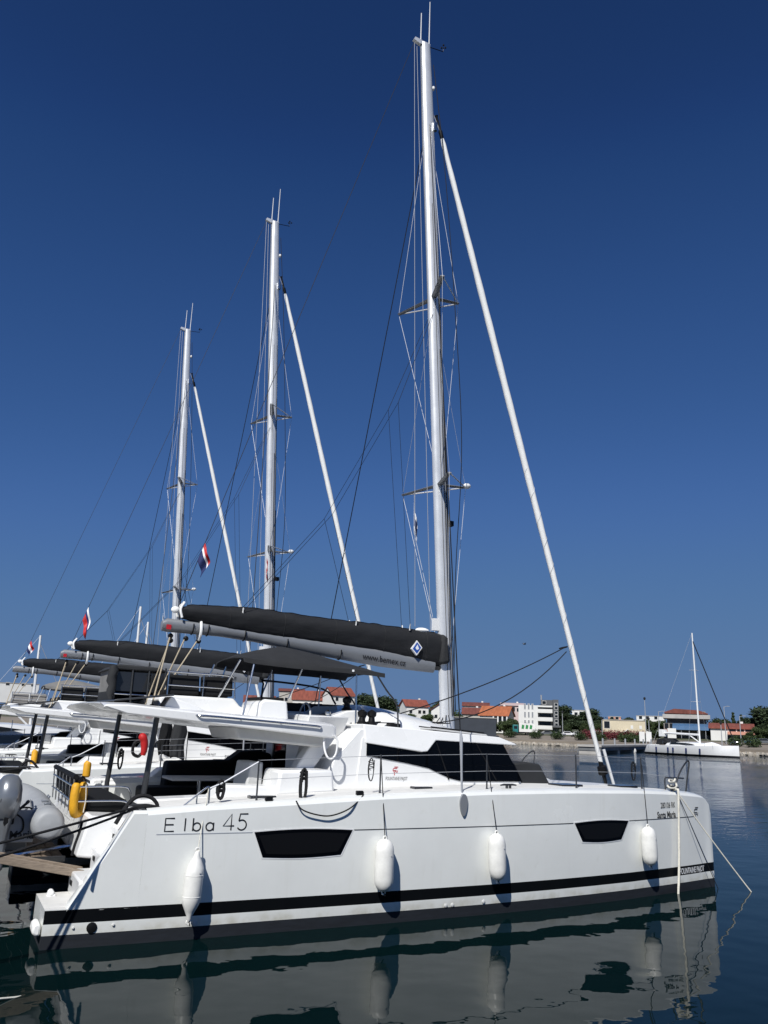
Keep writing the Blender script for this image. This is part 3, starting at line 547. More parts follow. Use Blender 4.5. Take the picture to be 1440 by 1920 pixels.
    for k_, (dx, dy) in enumerate(((.06, -.118), (.13, -.085), (-.02, -.118))): B().tube([(mx(3.3)+dx, dy, 3.3), (mx(12+2*k_)+dx, dy, 12+2*k_)], .008 if k_ < 2 else .005, 5).obj('mast_rope', 'ropeblack', ma)
    # running rigging
    tp = (mx(MZ1)-.34, 0, MZ1-.05); E_ = (2.12, 0, 5.05)
    mast_wire('topping_lift', root, tp, E_, .007, 'black')
    mast_wire('halyard', root, tp, (7.42, 0, 5.2), .0075, 'wire'); mast_wire('halyard', root, (mx(MZ1)-.25, .03, MZ1-.05), (7.85, .05, 5.1), .0075, 'wire')
    rope('spare_halyard', spl([(mx(20.3)+.2, -.05, 20.3), (7.78, -.35, 17), (8.05, -.5, 13), (8.25, -.55, 9.5), (8.25, -.35, 6.5), (8.3, -.25, 4.6), (8.32, -.2, 3.3)]), .010, 'ropeblack', root)
    for k in range(3): rope('mast_line', [(mx(10-k)+.16, -.05+.05*k, 10-k), (mx(3.4)+.19, -.06+.06*k, 3.4)], .011, ('ropeblack', 'wire', 'ropewhite')[k], root)
    for s in (-1, 1):
        a = (mx(12.9)-.1, s*.1, 12.9); j1 = (6.7, s*.25, 10.3); mast_wire('lazy_jack', root, a, j1, .006, 'black')
        j2 = (5.2, s*.22, 7.4)
        for e in ((7.2, s*.2, 5.08),): mast_wire('lazy_jack', root, j1, e, .005, 'black')
        mast_wire('lazy_jack', root, j1, j2, .005, 'black'); mast_wire('lazy_jack', root, j2, (3.4, s*.2, 5.15), .005, 'black'); mast_wire('lazy_jack', root, j2, (5.9, s*.2, 5.15), .005, 'black')
    # boom and sail cover
    rings = []
    for x, z0, z1 in ((1.86, 4.66, 4.84), (1.95, 4.64, 4.90), (3.0, 4.63, 4.86), (3.74, 4.575, 4.80), (4.94, 4.42, 4.74), (6.59, 4.26, 4.64), (7.9, 4.21, 4.48)):
        hw = .115; zc = (z0+z1)/2; hz = (z1-z0)/2
        rings.append([(x, hw*math.copysign(abs(math.cos(a))**.7, math.cos(a))*(1 if math.sin(a) > 0 else 1-.45*abs(math.sin(a))), zc+hz*math.copysign(abs(math.sin(a))**.7, math.sin(a))) for a in [2*math.pi*i/18 for i in range(18)]])
    bo = B().loft(rings).obj('boom', 'boomalu', root, smooth=60)
    rnd = random.Random(o['seed']); rings = []
    N = 56
    for i in range(N+1):
        u = i/N; x = 2.22+u*(8.06-2.22); zb = float(np.interp(x, [2.22, 2.96, 3.68, 4.86, 6.5, 7.95, 8.1], [4.92, 4.79, 4.72, 4.67, 4.58, 4.38, 4.38])); ztp = float(np.interp(x, [2.22, 2.4, 3.68, 5.13, 6.39, 8], [5.14, 5.20, 5.27, 5.21, 5.18, 5.09]))-.02*math.sin(math.pi*u)+rnd.uniform(-.008, .008)
        hgt = ztp-zb; ring = []
        for k in range(20):
            a = 2*math.pi*k/20; sn = math.sin(a); w_ = .20*(.66+.34*math.exp(-((sn-.25)/.55)**2))*(1 if sn > -.2 else 1.0+.22*min(1, -sn-.2))+.007*math.sin(x*9+k*1.3)*math.sin(x*2.3)+.006*math.sin(x*23+k*2.1)
            ring.append((x+.02*math.sin(k*2.0), w_*math.copysign(abs(math.cos(a))**.65, math.cos(a)), zb+hgt/2+hgt/2*math.copysign(abs(math.sin(a))**.75, math.sin(a))+.004*math.sin(x*13+k)))
        rings.append(ring)
    sc = B().loft(rings).obj('sail_cover', 'canvas', bo, smooth=60)
    for i in (9, 20, 31, 42, 52):
        r_ = rings[i]; cy = sum(p[2] for p in r_)/20; B().tube([(p[0]-.02*math.sin(k*2.0), p[1]*1.012, cy+(p[2]-cy)*1.012) for k, p in enumerate(r_)]+[(r_[0][0], r_[0][1]*1.012, cy+(r_[0][2]-cy)*1.012)], .005, 4).obj('cover_seam', 'canvasb', sc)
    B().tube([(r_[5][0], r_[5][1], r_[5][2]+.006) for r_ in rings[1:-1]], .012, 5).obj('cover_zip', 'black', sc)
    for x_, y_ in ((3.4, -.2), (3.4, .2), (5.9, -.2), (5.9, .2), (7.2, -.2), (7.2, .2)): B().tube([(x_, y_*.8, 5.08), (x_, y_*.95, 5.22)], .014, 6).obj('lazy_jack_toggle', 'sail', sc)
    B().prism([(7.98, 4.40), (8.0, 5.08), (8.17, 5.0), (8.22, 4.42)], 'y', -.24, .24).obj('cover_front', 'canvasb', bo, bevel=.07)
    B().tube(spl([(2.2, -.17, 4.92), (2.16, -.16, 5.08), (2.24, -.06, 5.22), (2.24, .06, 5.22), (2.16, .16, 5.08), (2.2, .17, 4.92)], 4), .024, 8).obj('sail_batten_end', 'sail', bo)
    B().ball((2.10, 0, 5.08), .075, (1.2, .7, .9)).obj('sail_clew', 'sail', bo)
    B().ball((7.6, 0, 5.12), .11, (1.6, 1, .6)).obj('sail_head', 'sail', bo)
    for x in (2.45, 2.75, 3.5, 4.4, 5.6): 
        zc = float(np.interp(x, [1.95, 3.0, 3.74, 4.94, 6.59, 7.9], [4.64, 4.63, 4.575, 4.42, 4.26, 4.21])); B().tube([(x, .145*math.cos(a), zc+.15+.16*math.sin(a)) for a in [math.pi*(1-.08)+(math.pi*1.16)*k/12 for k in range(13)]], .012, 6).obj('reef_tie', 'black', bo)
    B().tube([(2.6, .15*math.cos(a), 4.72+.2*math.sin(a)) for a in [2*math.pi*k/14 for k in range(15)]], .028, 6).obj('clew_strap', 'sail', bo)
    if o.get('web'):
        sl_ = -.085
        lettering('lettering', 'www.bemex.cz', .20, 'ink', lambda u, v: (6.10+u, -.124, 4.385+v+u*sl_), bo, bold=.002, sx=.84, shear=.1)
        for hw, m_, d in ((.135, 'inkwhite', 0), (.105, 'inkblue', .004)):
            pl = [(7.36, 4.70-hw*1.15), (7.36+hw, 4.72), (7.36, 4.70+hw*1.25), (7.36-hw, 4.68)]
            B().prism(pl, 'y', -.222-d, -.16).obj('cover_badge', m_, bo)
        B().prism([(7.36, 4.66), (7.41, 4.69), (7.37, 4.78), (7.32, 4.70)], 'y', -.229, -.17).obj('cover_badge', 'inkwhite', bo)
        B().box(1.93, 2.02, -.128, -.118, 4.68, 4.77).obj('boom_badge', 'inkred', bo)
    B().tube([(7.9, 0, 4.33), (8.18, 0, 4.33)], .06, 8).obj('gooseneck', 'darksteel', bo)
    # mainsheet
    for k, (xb, xd, yd) in enumerate(((2.05, 1.75, -.35), (2.35, 1.78, -.3), (2.6, 1.8, -.25), (2.06, 1.76, .35))):
        rope('mainsheet', [(xb, 0, 4.62-.03*k), (xd, yd, 3.2)], .014, 'ropetan', root)
        B().lathe([(.02, -.05), (.05, -.02), (.05, .02), (.02, .05)], (xb, 0, 4.57-.03*k), (0, 1, 0), 10).obj('sheet_block', 'black', root)
    B().ball((1.77, -.32, 3.22), .07, (1, 1, .8)).obj('sheet_block', 'black', root)
    # furled headsail
    a, b_ = Vector((7.86, 0, 18.25)), Vector((12.66, 0, 2.2)); n = 60
    pts = [a.lerp(b_, i/n) for i in range(n+1)]; rr = [.05+.05*min(1, i/6)*(1-.35*i/n)+.03*min(1, i/4)*(.6+.4*math.sin(i*.11)) for i in range(n+1)]
    rr = [.055+.03*math.sin(math.pi*min(1, (i/n)*1.05)**.8)+.004*math.sin(i*1.7) for i in range(n+1)]; rr[0] = .03; rr[-1] = .04; rr[-2] = .06
    fs = B().tube(pts, rr, 12).obj('furled_genoa', 'sail', root, smooth=60)
    d = (b_-a).normalized(); e1 = d.cross(Vector((0, 1, 0))).normalized(); e2 = d.cross(e1); sp = []
    for i in range(0, 460):
        u = .55+.44*i/459; k = u*n; r_ = rr[int(k)]+.001; an = u*2*math.pi*26; sp.append(a.lerp(b_, u)+(e1*math.cos(an)+e2*math.sin(an))*r_)
    B().tube(sp, .0045, 4).obj('furling_wrap', 'wire', fs)
    B().tube([(mx(18.85)+.15, 0, 18.85), a], .012, 6).obj('forestay', 'wire', fs)
    B().tube([a+d*-.55, a+d*-.5, a+d*-.12, a+d*-.1, a+d*.12], [.05, .03, .03, .055, .05], 10).obj('halyard_swivel', 'black', fs)
    B().lathe([(.05, .3), (.06, .18), (.11, .16), (.12, .0), (.11, -.03), (.05, -.05), (.04, -.25)], (12.68, 0, 2.12), -d, 14).obj('furling_drum', 'black', fs)
    rope('genoa_sheet', sag((11.56, -.05, 5.03), (6.2, -1.2, 3.2), .12, 14), .012, 'ropeblack', root); rope('genoa_sheet', sag((11.6, -.06, 4.93), (6.25, -1.5, 3.12), .55, 16), .012, 'ropeblack', root)
    B().tube([(11.56+.1*math.cos(q), .1*math.sin(q), 5.03+.03*math.cos(q)) for q in [2*math.pi*k/12 for k in range(13)]], .014, 6).obj('sheet_loop', 'black', fs)
    return root
cats = []
cats.append(make_cat(thing('catamaran', 'white catamaran nearest the camera, Elba 45 lettered on its hull, black bimini up', 'catamaran', group='moored catamarans'),
    dict(full=True, elba=1, cush='cushblack', bimini='canvasb', canvas=True, web=True, reg='280106 RK', boat='Santa Maria', seed=1)))
cats.append(make_cat(thing('catamaran', 'white catamaran in the middle of the row, registration on cabin side, without bimini', 'catamaran', (-.80, 9.78, 0), 0, 'moored catamarans'),
    dict(full=True, cush='cushblack', web=True, sk='SK-1-04072', seed=2)))
cats.append(make_cat(thing('catamaran', 'white catamaran farthest to the left behind the others, grey cushions and grey bimini', 'catamaran', (-1.5, 20.05, 0), .0, 'moored catamarans'),
    dict(full=True, elba=1, cush='cushgrey', bimini='canvasg', seed=3)))
for i, c in enumerate(cats):
    ld = B().tube([(.14, 2.42, .5), (.50, 2.42, 1.45)], .017, 8).tube([(.14, 2.72, .5), (.50, 2.72, 1.45)], .017, 8).obj('swim_ladder', 'steel', c)
    for k in range(4): B().box(.17+k*.09-.03, .17+k*.09+.03, 2.42, 2.72, .58+k*.24, .60+k*.24).obj('rung', 'black', ld)
    for z, x in ((.66, .416), (.98, .696), (1.28, .946)):
        for y in (-2.55, 2.45): B().box(x-.012, x+.006, y-.07, y+.07, z-.03, z+.03).obj('step_vent', 'black', c)  # small unlit black vents in the step risers
    B().box(.60, .618, -1.9, -1.72, 1.2, 1.3).obj('shower_hatch', 'gelgrey', c, bevel=.005); B().box(.56, .60, -.5, .4, 1.02, 1.32).obj('locker_door', 'gelgrey', c, bevel=.01)
# cockpit gate, quarter rail (parts of the near boats)
for i, c in enumerate(cats):
    B().tube(spl([(1.70, -3.45, 1.76), (2.0, -3.45, 2.0), (2.08, -3.45, 2.05), (2.10, -3.45, 1.98), (2.10, -3.45, 1.76)], 3), .014, 8).obj('gate_rail', 'steel', c)
    B().tube([(1.92, -3.45, 1.92), (1.92, -3.45, 1.76)], .012, 6).obj('gate_rail', 'steel', c)
    rope('gate_line', [(2.1, -3.45, 2.03), (2.30, -3.44, 2.11), (2.85, -3.42, 2.42)], .012, 'wirelight', c)
    B().tube([(-1.1+.2*math.cos(a), 0, 0) for a in (0, 1)], .01, 4) if False else None

# ------------------------------------------------------------------ things on and around the boats
def lp(i, x, y, z): o = cats[i].location; return Vector((o.x+x, o.y+y, o.z+z))
# fenders
def fender(label, x, ztop, length, r, pointed, lean, tie, sub):
    y = -(side(x, ztop-length/2)+r+.012); t_ = thing('fender', label, 'fender', (x, y, ztop-length), 0, 'white fenders along the near hull')
    if pointed: prof = [(.02, 0), (.035, .03), (.04, .07), (r*.55, .13), (r*.9, .22), (r, .30), (r, length-.30), (r*.92, length-.22), (r*.55, length-.12), (.04, length-.06), (.035, length-.02), (.02, length)]
    else: prof = [(.03, 0), (r*.45, .012), (r*.75, .05), (r*.93, .11), (r, .18), (r, length-.18), (r*.93, length-.11), (r*.75, length-.05), (r*.45, length-.012), (.03, length)]
    b = B().lathe(prof, (0, 0, 0), n=24); b.v = [(v[0]+lean*(v[2]-length), v[1], v[2]) for v in b.v]
    b.obj('fender_body', 'fender', t_, smooth=60)
    for z in (length+.012, -.012): B().tube([(lean*(z-length)+.028*math.cos(a), 0, z+.028*math.sin(a)) for a in [2*math.pi*k/12 for k in range(13)]], .013, 6).obj('fender_eye', 'fender', t_)
    for z in ((length-.32, .32) if pointed else ()): B().lathe([(r+.0005, -.006), (r+.004, -.002), (r+.004, .002), (r+.0005, .006)], (lean*(z-length), 0, z), n=24).obj('mould_seam', 'fender', t_)
    B().lathe([(.012, 0), (.012, .006)], (lean*(-length*.3)+r*.3, -r*.955, length*.7), (0, -1, 0), 8).obj('valve', 'gelgrey', t_)
    top = (0, 0, length); e = Vector(tie)-t_.location
    B().tube([top, tuple(Vector(top).lerp(e, .5)), e], .008, 5).obj('fender_line', sub, t_)
    B().tube([(-lean*length*-0-lean*length, 0, .01), (-lean*length+.02, -.02, -.06)], .008, 5).obj('line_end', 'ropeblack', t_)
fender('long pointed white fender hanging below the Elba lettering near the stern', 1.93, 1.20, .92, .130, True, .05, (2.08, -3.47, 2.02), 'ropewhite')
fender('white cylinder fender just forward of the large hull window', 4.91, 1.29, .77, .150, False, .0, (4.94, -3.46, 2.5), 'ropeblack')
fender('white cylinder fender below the foot of the mast shroud, second from the bow', 7.06, 1.32, .74, .148, False, -.03, (7.05, -3.44, 2.5), 'ropeblack')
fender('white cylinder fender between the small hull window and the bow', 10.84, 1.31, .70, .148, False, -.04, (11.0, -3.06, 2.45), 'ropeblack')
# ropes
def trope(label, pts, r, m, cat='rope', group=None): return tag(rope('mooring_rope', pts, r, m), label, cat, group)
trope('upper black stern mooring line of the nearest catamaran', sag((1.12, -3.40, 1.79), (-2.7, -5.6, 1.2), .03, 12), .017, 'ropeblack', group='black stern mooring lines')
trope('lower black stern mooring line of the nearest catamaran', sag((1.10, -3.42, 1.77), (-2.7, -5.35, 1.0), .10, 12), .017, 'ropeblack', group='black stern mooring lines')
trope('black rope looped over the stern cleat of the nearest catamaran', spl([(.80, -3.40, 1.55), (.93, -3.38, 1.78), (1.05, -3.36, 1.90), (1.2, -3.36, 1.92), (1.32, -3.38, 1.86), (1.36, -3.4, 1.77), (1.2, -3.42, 1.79), (1.05, -3.42, 1.78)]), .03, 'ropeblack')
trope('short black rope tail hanging from the stern lines', spl([(.28, -3.87, 1.63), (.26, -3.87, 1.5), (.22, -3.88, 1.35), (.20, -3.88, 1.22)]), .018, 'ropeblack')
for i, nm in ((1, 'middle'), (2, 'farthest')):
    trope('black stern mooring line of the %s catamaran' % nm, sag(lp(i, 1.12, -3.4, 1.79), lp(i, -4, -5.2, 1.25), .08, 12), .02, 'ropeblack')
    rope('mooring_rope', spl([lp(i, .93, -3.38, 1.76), lp(i, 1.05, -3.36, 1.90), lp(i, 1.2, -3.36, 1.92), lp(i, 1.36, -3.4, 1.76)]), .03, 'ropeblack')
    tag(bpy.context.scene.collection.objects[-1], 'black rope looped over the stern cleat of the %s catamaran' % nm, 'rope')
trope('white bow rope hanging straight down the hull into the water', spl([(12.0, -2.90, 1.94), (11.97, -3.02, 1.97), (11.96, -3.06, 1.88), (11.95, -3.03, 1.2), (11.93, -3.0, .5), (11.86, -3.0, -.1)]), .024, 'ropewhite')
trope('white rope coiled on the bow cleat', [(11.95+.14*math.cos(a*.9), -2.92+.06*math.sin(a), 1.96+.016*a+.05*math.sin(a*.9)) for a in [k*.35 for k in range(40)]], .02, 'ropewhite')
trope('white mooring rope slanting from the bow down into the water', sag((11.98, -3.0, 1.93), (13.62, -3.29, -.03), .03, 10), .013, 'ropewhite')
trope('thin dark mooring line running down the bow', sag((11.98, -3.0, 1.92), (13.2, -2.82, -.05), .01, 6), .007, 'ropeblack')
trope('pale rope dipping into the water beside the stern', sag((-2.7, -6.9, 1.0), (-.22, -5.24, -.03), .18, 12), .012, 'ropewhite')
trope('thin black line drooping in a loop along the near deck edge', spl([(3.42, -3.62, 1.86), (3.5, -3.68, 1.74), (3.75, -3.68, 1.66), (4.0, -3.68, 1.645), (4.3, -3.67, 1.74), (4.55, -3.58, 1.90), (4.62, -3.50, 1.97)]), .011, 'ropeblack')
def coil(label, p, h, r=.011, n=6, m='ropeblack', tail=True):
    p = Vector(p); pts = []
    for k in range(n*16+1):
        a = 2*math.pi*k/16; j = k//16
        pts.append(p+Vector((.045*math.cos(a)*(1+.12*math.sin(j*2.1)), .02*math.sin(j*1.7)-.004*j, -h/2+h/2*math.sin(a)*(1+.05*math.sin(j*3.3)))))
    for k in range(14): pts.append(p+Vector((.055*math.cos(k*1.3), .035*math.sin(k*1.3), -.03-.012*k)))
    return tag(rope('coiled_rope', pts, r, m, n=5), label, 'rope')
coil('black rope coil hung on the lifeline beside the white locker', (3.60, -3.42, 2.32), .52, .016, 7)
coil('black rope coil hanging behind the port roof post', (1.95, 3.35, 2.35), .42, .016, 6)
coil('black rope bundle at the cockpit gate by the Elba lettering', (2.28, -3.40, 2.14), .26, .018, 7)
coil('thin dark line looped on the first lifeline post ahead of the cabin door', (4.78, -3.43, 2.5), .36, .007, 2)
coil('thin dark line looped on the lifeline post near the bow', (10.82, -3.02, 2.5), .36, .008, 2)
# horseshoe buoys
def buoy(label, loc, rz, w=.30, h=.60):
    t_ = thing('rescue_buoy', label, 'lifebuoy', loc, rz); rings = []
    pts = spl([(-.11*w/.3, 0, h*.95), (-.14*w/.3, .0, h*.6), (-.11*w/.3, 0, h*.2), (0, 0, .06), (.11*w/.3, 0, h*.2), (.14*w/.3, 0, h*.6), (.11*w/.3, 0, h*.95)], 5)
    B().tube(pts, [.04]+[.066]*(len(pts)-2)+[.04], 12).obj('buoy_cover', 'yellow', t_, smooth=60)
    B().tube(spl([(-.1, -.03, h), (0, -.03, h+.06), (.1, -.03, h)], 4), .02, 6).obj('buoy_strap', 'black', t_)
    B().tube(spl([(.03, -.09, h*.9), (.05, -.1, h*.5), (.02, -.1, h*.15)], 4), .008, 5).obj('buoy_line', 'ropewhite', t_); return t_
buoy('large yellow horseshoe buoy hanging on the aft bench rail of the nearest catamaran', (.50, -1.62, 1.45), .9, .27, .56)
def rescue_tube(label, loc, h=.42):
    t_ = thing('rescue_tube', label, 'rescue tube', loc)
    B().tube([(0, 0, 0), (0, 0, .03), (.0, 0, h-.04), (.02, 0, h)], [.05, .075, .075, .05], 10).obj('tube_cover', 'yellow', t_); B().tube([(0, 0, h), (.01, 0, h+.12)], .01, 5).obj('tube_line', 'black', t_)
rescue_tube('small yellow rescue tube by the port roof post of the nearest catamaran', (1.05, 1.75, 1.85), .30)
rescue_tube('tall yellow rescue tube strapped to the near roof post of the middle catamaran', lp(1, 1.36, -1.95, 1.62), .52)
# red safety bag with black ring, and wet-weather jackets, on the rail of the middle boat
t_ = thing('lifebuoy_bag', 'red safety bag with black ring hanging on the rail of the middle catamaran', 'lifebuoy', lp(1, 3.75, -3.42, 2.06))
t_.scale = (.8, .8, .85)
b = B().tube(spl([(.1, 0, .05), (.12, 0, .3), (.06, 0, .55), (-.08, 0, .62)], 4), [.07, .09, .1, .11, .11, .12, .12, .12, .13, .13, .12, .1, .06], 10); b.obj('bag', 'red', t_, smooth=60)
B().tube(spl([(-.02, .05, .5), (-.2, .05, .4), (-.22, .05, .12), (-.05, .05, .02), (.05, .05, .1)], 4), .05, 8).obj('ring', 'black', t_)
def jacket(label, loc, w, h, m):
    b = B(); n, k = 10, 12; vs = []
    for j in range(k+1):
        v = j/k
        for i in range(n+1):
            u = i/n-.5; ww = w*(.62+.38*min(1, v*3.5)+.06*math.sin(v*9))
            vs.append((u*ww+.02*math.sin(v*7), -.10*math.cos(u*math.pi)-.035*math.sin(u*19+v*5)*v, -v*h*(1-.04*math.cos(u*5+1))))
    b.add(vs, [(j*(n+1)+i, j*(n+1)+i+1, (j+1)*(n+1)+i+1, (j+1)*(n+1)+i) for j in range(k) for i in range(n)])
    o = b.obj('jacket', m, smooth=60, recalc=False); o.location = loc; md = o.modifiers.new('thick', 'SOLIDIFY'); md.thickness = .02
    return tag(o, label, 'jacket')
jacket('dark grey jacket hung to dry beside the companionway of the middle catamaran', lp(1, 4.75, -3.2, 2.98), .38, .95, 'canvasb')
jacket('black jacket hung next to the grey one on the middle catamaran', lp(1, 4.42, -3.1, 3.0), .30, .9, 'cushblack')
# flags
def flag(label, p, d1, L, h, cols, seed, fold=.5, line=None):
    """hung from p, hoist along d1, fly drooping"""
    b = B(); n, k = 14, 12; rnd = random.Random(seed); p = Vector(p); d1 = Vector(d1).normalized(); ph = rnd.uniform(0, 6)
    out = Vector((.6, -.5, 0)).normalized(); vs = []
    for j in range(k+1):
        for i in range(n+1):
            u, v = i/n, j/k
            q = p-d1*(h*v)+out*(L*u*(1-fold)*(1-.25*u))+Vector((0, 0, -L*u*fold*(1.1-.1*v)))+Vector((.5, .8, 0)).normalized()*(.09*math.sin(u*7+v*2.5+ph)*u)
            vs.append(q)
    fs = []; ms = []
    for j in range(k):
        for i in range(n): fs.append((j*(n+1)+i, j*(n+1)+i+1, (j+1)*(n+1)+i+1, (j+1)*(n+1)+i)); ms.append(min(len(cols)-1, int(j/k*len(cols))))
    b.add(vs, fs, ms); o = b.obj('flag', cols, None, smooth=60, recalc=False); md = o.modifiers.new('thick', 'SOLIDIFY'); md.thickness = .006
    return tag(o, label, 'flag')
tl = lambda i, u: lp(i, 2.12+u*(mx(MZ1)-.34-2.12), 0, 5.05+u*(MZ1-.05-5.05))
up = Vector((mx(MZ1)-2.46, 0, MZ1-5.1)).normalized()
flag('red, white and navy flag on the topping lift above the nearest boom', tl(0, .09), up, .52, .40, ['red', 'whitef', 'navyf', 'navyf', 'navyf'], 3, .68)
flag('white, blue and red flag on the topping lift of the middle catamaran', tl(1, .072), up, .75, .42, ['whitef', 'bluef', 'red', 'red'], 5, .75)
flag('small red, white and blue flag on the line above the farthest catamaran', tl(2, .055), up, .5, .4, ['red', 'whitef', 'navyf'], 8, .6)
c8 = mx(8.58)
flag('dark blue and white burgee under the port spreader of the nearest mast', (c8-.25, .75, 8.1), (0, 0, 1), .42, .50, ['whitef', 'navyf', 'navyf', 'whitef'], 4, .75)
rope('flag_halyard', [(c8-.27, .75, 8.56), (c8-.25, .75, 7.55), (8.15, .15, 4.8)], .006, 'wirelight', cats[0])
flag('red and white burgee hanging below the lower spreader of the middle mast', lp(1, c8-.25, -.5, 8.25), (0, 0, 1), .4, .5, ['red', 'whitef', 'red'], 6, .8)
flag('small dark burgee beside the lower mast of the farthest catamaran', lp(2, c8-.35, .7, 7.6), (0, 0, 1), .35, .55, ['whitef', 'navyf'], 9, .85)
# dinghy on the stern between the hulls
def dinghy(label, loc, name_txt):
    t_ = thing('dinghy', label, 'dinghy', loc)            # local: y = forward of dinghy (to port), x across
    R = .25
    for s in (-1, 1):
        pts = spl([(s*.62, -1.50, 0), (s*.62, -1.42, 0), (s*.62, -1.0, 0), (s*.62, .3, .02), (s*.58, 1.1, .08), (s*.38, 1.6, .16), (0, 1.78, .2)], 6)
        rr = [.03, .09, .13, .16, .185, .205, .225, .24, .245]+[R]*(len(pts)-9)
        tb_ = B().tube(pts, rr, 20).obj('inflatable_tube', 'rubber', t_, smooth=60)
        B().tube([(s*.62, -1.06, 0), (s*.62, -1.03, 0)], R+.006, 20).obj('tube_band', 'rubberlt', tb_); 
        B().box(s*.62-.05, s*.62+.05, -.5, -.35, R-.01, R+.03).obj('grab_patch', 'cowl', tb_, bevel=.01); B().box(s*.62-.05, s*.62+.05, -.95, -.85, R-.015, R+.03).obj('grab_patch', 'cowl', tb_, bevel=.01)
        B().tube(spl([(s*.42, -.95, R*.55), (s*.39, -.85, R+.05), (s*.39, -.6, R+.05), (s*.42, -.5, R*.55)], 4), .014, 6).obj('grab_handle', 'rubberlt', tb_)
        B().tube([(s*.62, -1.315, 0), (s*.62, -1.345, 0)], [.236, .222], 20).obj('rub_strake', 'black', tb_)
        for yy in (-.7, -.15, .4): B().tube([(s*.62, yy, 0), (s*.62, yy+.012, 0)], R+.004, 20).obj('tube_seam', 'cowl', tb_)
    B().prism([(-.46, -.30), (.46, -.30), (.46, .18), (-.46, .18)], 'y', -1.02, -.97).obj('dinghy_transom', 'rubberlt', t_, bevel=.015)
    rings = [[(-.5*k, y, -.06), (-.25*k, y, -.24*d), (0, y, -.34*d), (.25*k, y, -.24*d), (.5*k, y, -.06), (0, y, -.12)] for y, k, d in ((-1.0, 1, 1), (.3, 1, 1), (1.1, .8, .8), (1.65, .25, .1))]
    B().loft(rings).obj('dinghy_floor', 'rubberlt', t_); B().box(-.5, .5, -.15, .12, .13, .17).obj('thwart', 'rubberlt', t_, bevel=.015)
    lettering('lettering', name_txt, .17, 'ink', lambda u, v: (.10+u, -1.028, -.24+v), t_, bold=.004, sx=.95)
    # outboard
    ob = B().loft([[(dx+hw*math.copysign(abs(math.cos(a))**.8, math.cos(a)), -1.25+dy+hd*math.copysign(abs(math.sin(a))**.8, math.sin(a)), z) for a in [2*math.pi*k/16 for k in range(16)]] for z, hw, hd, dx, dy in
                   ((.10, .14, .18, 0, 0), (.2, .18, .23, 0, 0), (.35, .195, .26, 0, -.02), (.52, .19, .25, 0, -.01), (.64, .165, .21, 0, .02), (.71, .11, .15, 0, .03), (.735, .03, .04, 0, .04))]).obj('outboard_motor', 'cowl', t_, smooth=60)
    B().loft([[(hw*math.cos(a), -1.27+hd*math.sin(a)+dy, z) for a in [2*math.pi*k/14 for k in range(14)]] for z, hw, hd, dy in ((.13, .11, .15, 0), (-.1, .08, .12, .01), (-.35, .06, .1, .02), (-.55, .045, .1, .02))]).obj('motor_leg', 'cowl', ob, smooth=50)
    B().lathe([(.01, -.26), (.045, -.14), (.055, 0), (.05, .15)], (0, -1.27, -.6), (0, 1, 0), 12).obj('gearcase', 'cowl', ob); B().box(-.14, .14, -1.12, -.95, -.02, .2).obj('motor_bracket', 'black', ob, bevel=.02)
    B().lathe([(.178, -.02), (.19, 0), (.178, .02)], (0, -1.26, .2), n=20).obj('cowl_band', 'cowldark', ob)
    B().box(-.12, .12, -1.50, -1.47, .34, .40).obj('cowl_vent', 'cowldark', ob, bevel=.01); B().box(-.07, .07, -1.48, -1.46, .50, .53).obj('cowl_badge', 'inkwhite', ob)
    B().tube(spl([(.12, -1.15, .16), (.26, -1.1, .05), (.28, -1.05, -.12), (.15, -1.03, -.2)], 4), .014, 6).obj('fuel_hose', 'ropeblack', ob); B().tube(spl([(.1, -1.1, .2), (.34, -1.0, .22), (.46, -.7, .1)], 4), .012, 6).obj('control_cable', 'ropeblack', ob)
    B().tube([(.1, -1.12, .12), (.3, -.85, .26), (.34, -.7, .28)], [.022, .022, .03], 8).obj('tiller', 'black', ob)
    for s in (-1, 1): B().prism([(-.98, .0), (-.55, -.02), (-.98, .2)], 'x', *sorted((s*.40, s*.44))).obj('transom_knee', 'gel', t_)
    B().box(-.36, .36, -.9, .9, -.115, -.10).obj('floor_board', 'gel', t_)
    B().prism([(-1.42, -.43), (-1.05, -.43), (-1.05, -.41), (-1.42, -.41)], 'x', -.14, .14).obj('cavitation_plate', 'cowl', ob)
    for k in range(3):
        a = 2*math.pi*k/3; B().prism([(-.02, 0), (.03, .05), (.03, .12), (-.03, .13), (-.04, .05)], 'y', -1.51+.004*k, -1.50+.004*k).obj('propeller_blade', 'black', ob)
    return t_
dinghy('grey inflatable dinghy with grey outboard carried on the nearest stern', (-.52, -.25, 1.36), 'Maria')
d2 = dinghy('grey inflatable dinghy carried on the stern of the middle catamaran', lp(1, -.5, -.05, 1.36), 'Elba')
# teak stowing platform of the dinghy: boards on arms, part of each boat
for i in (0, 1):
    pf = B().box(-1.05, .42, -1.55, -1.50, .80, .88).box(-1.05, .42, 1.50, 1.55, .80, .88).obj('dinghy_platform', 'darksteel', cats[i])
    for k in range(9): x0 = -1.03+k*.16; B().box(x0, x0+.145, -1.5, 1.5, .835, .87).obj('plank', 'teak', pf)
    for y in (-1.3, 1.3): B().tube([(.55, y, 1.0), (-.9, y, .8)], .035, 8).obj('platform_arm', 'steel', pf)
    for y in (-.7, .9): B().box(-.8, -.1, y-.05, y+.05, .87, 1.06).obj('dinghy_chock', 'rubberlt', pf, bevel=.02)
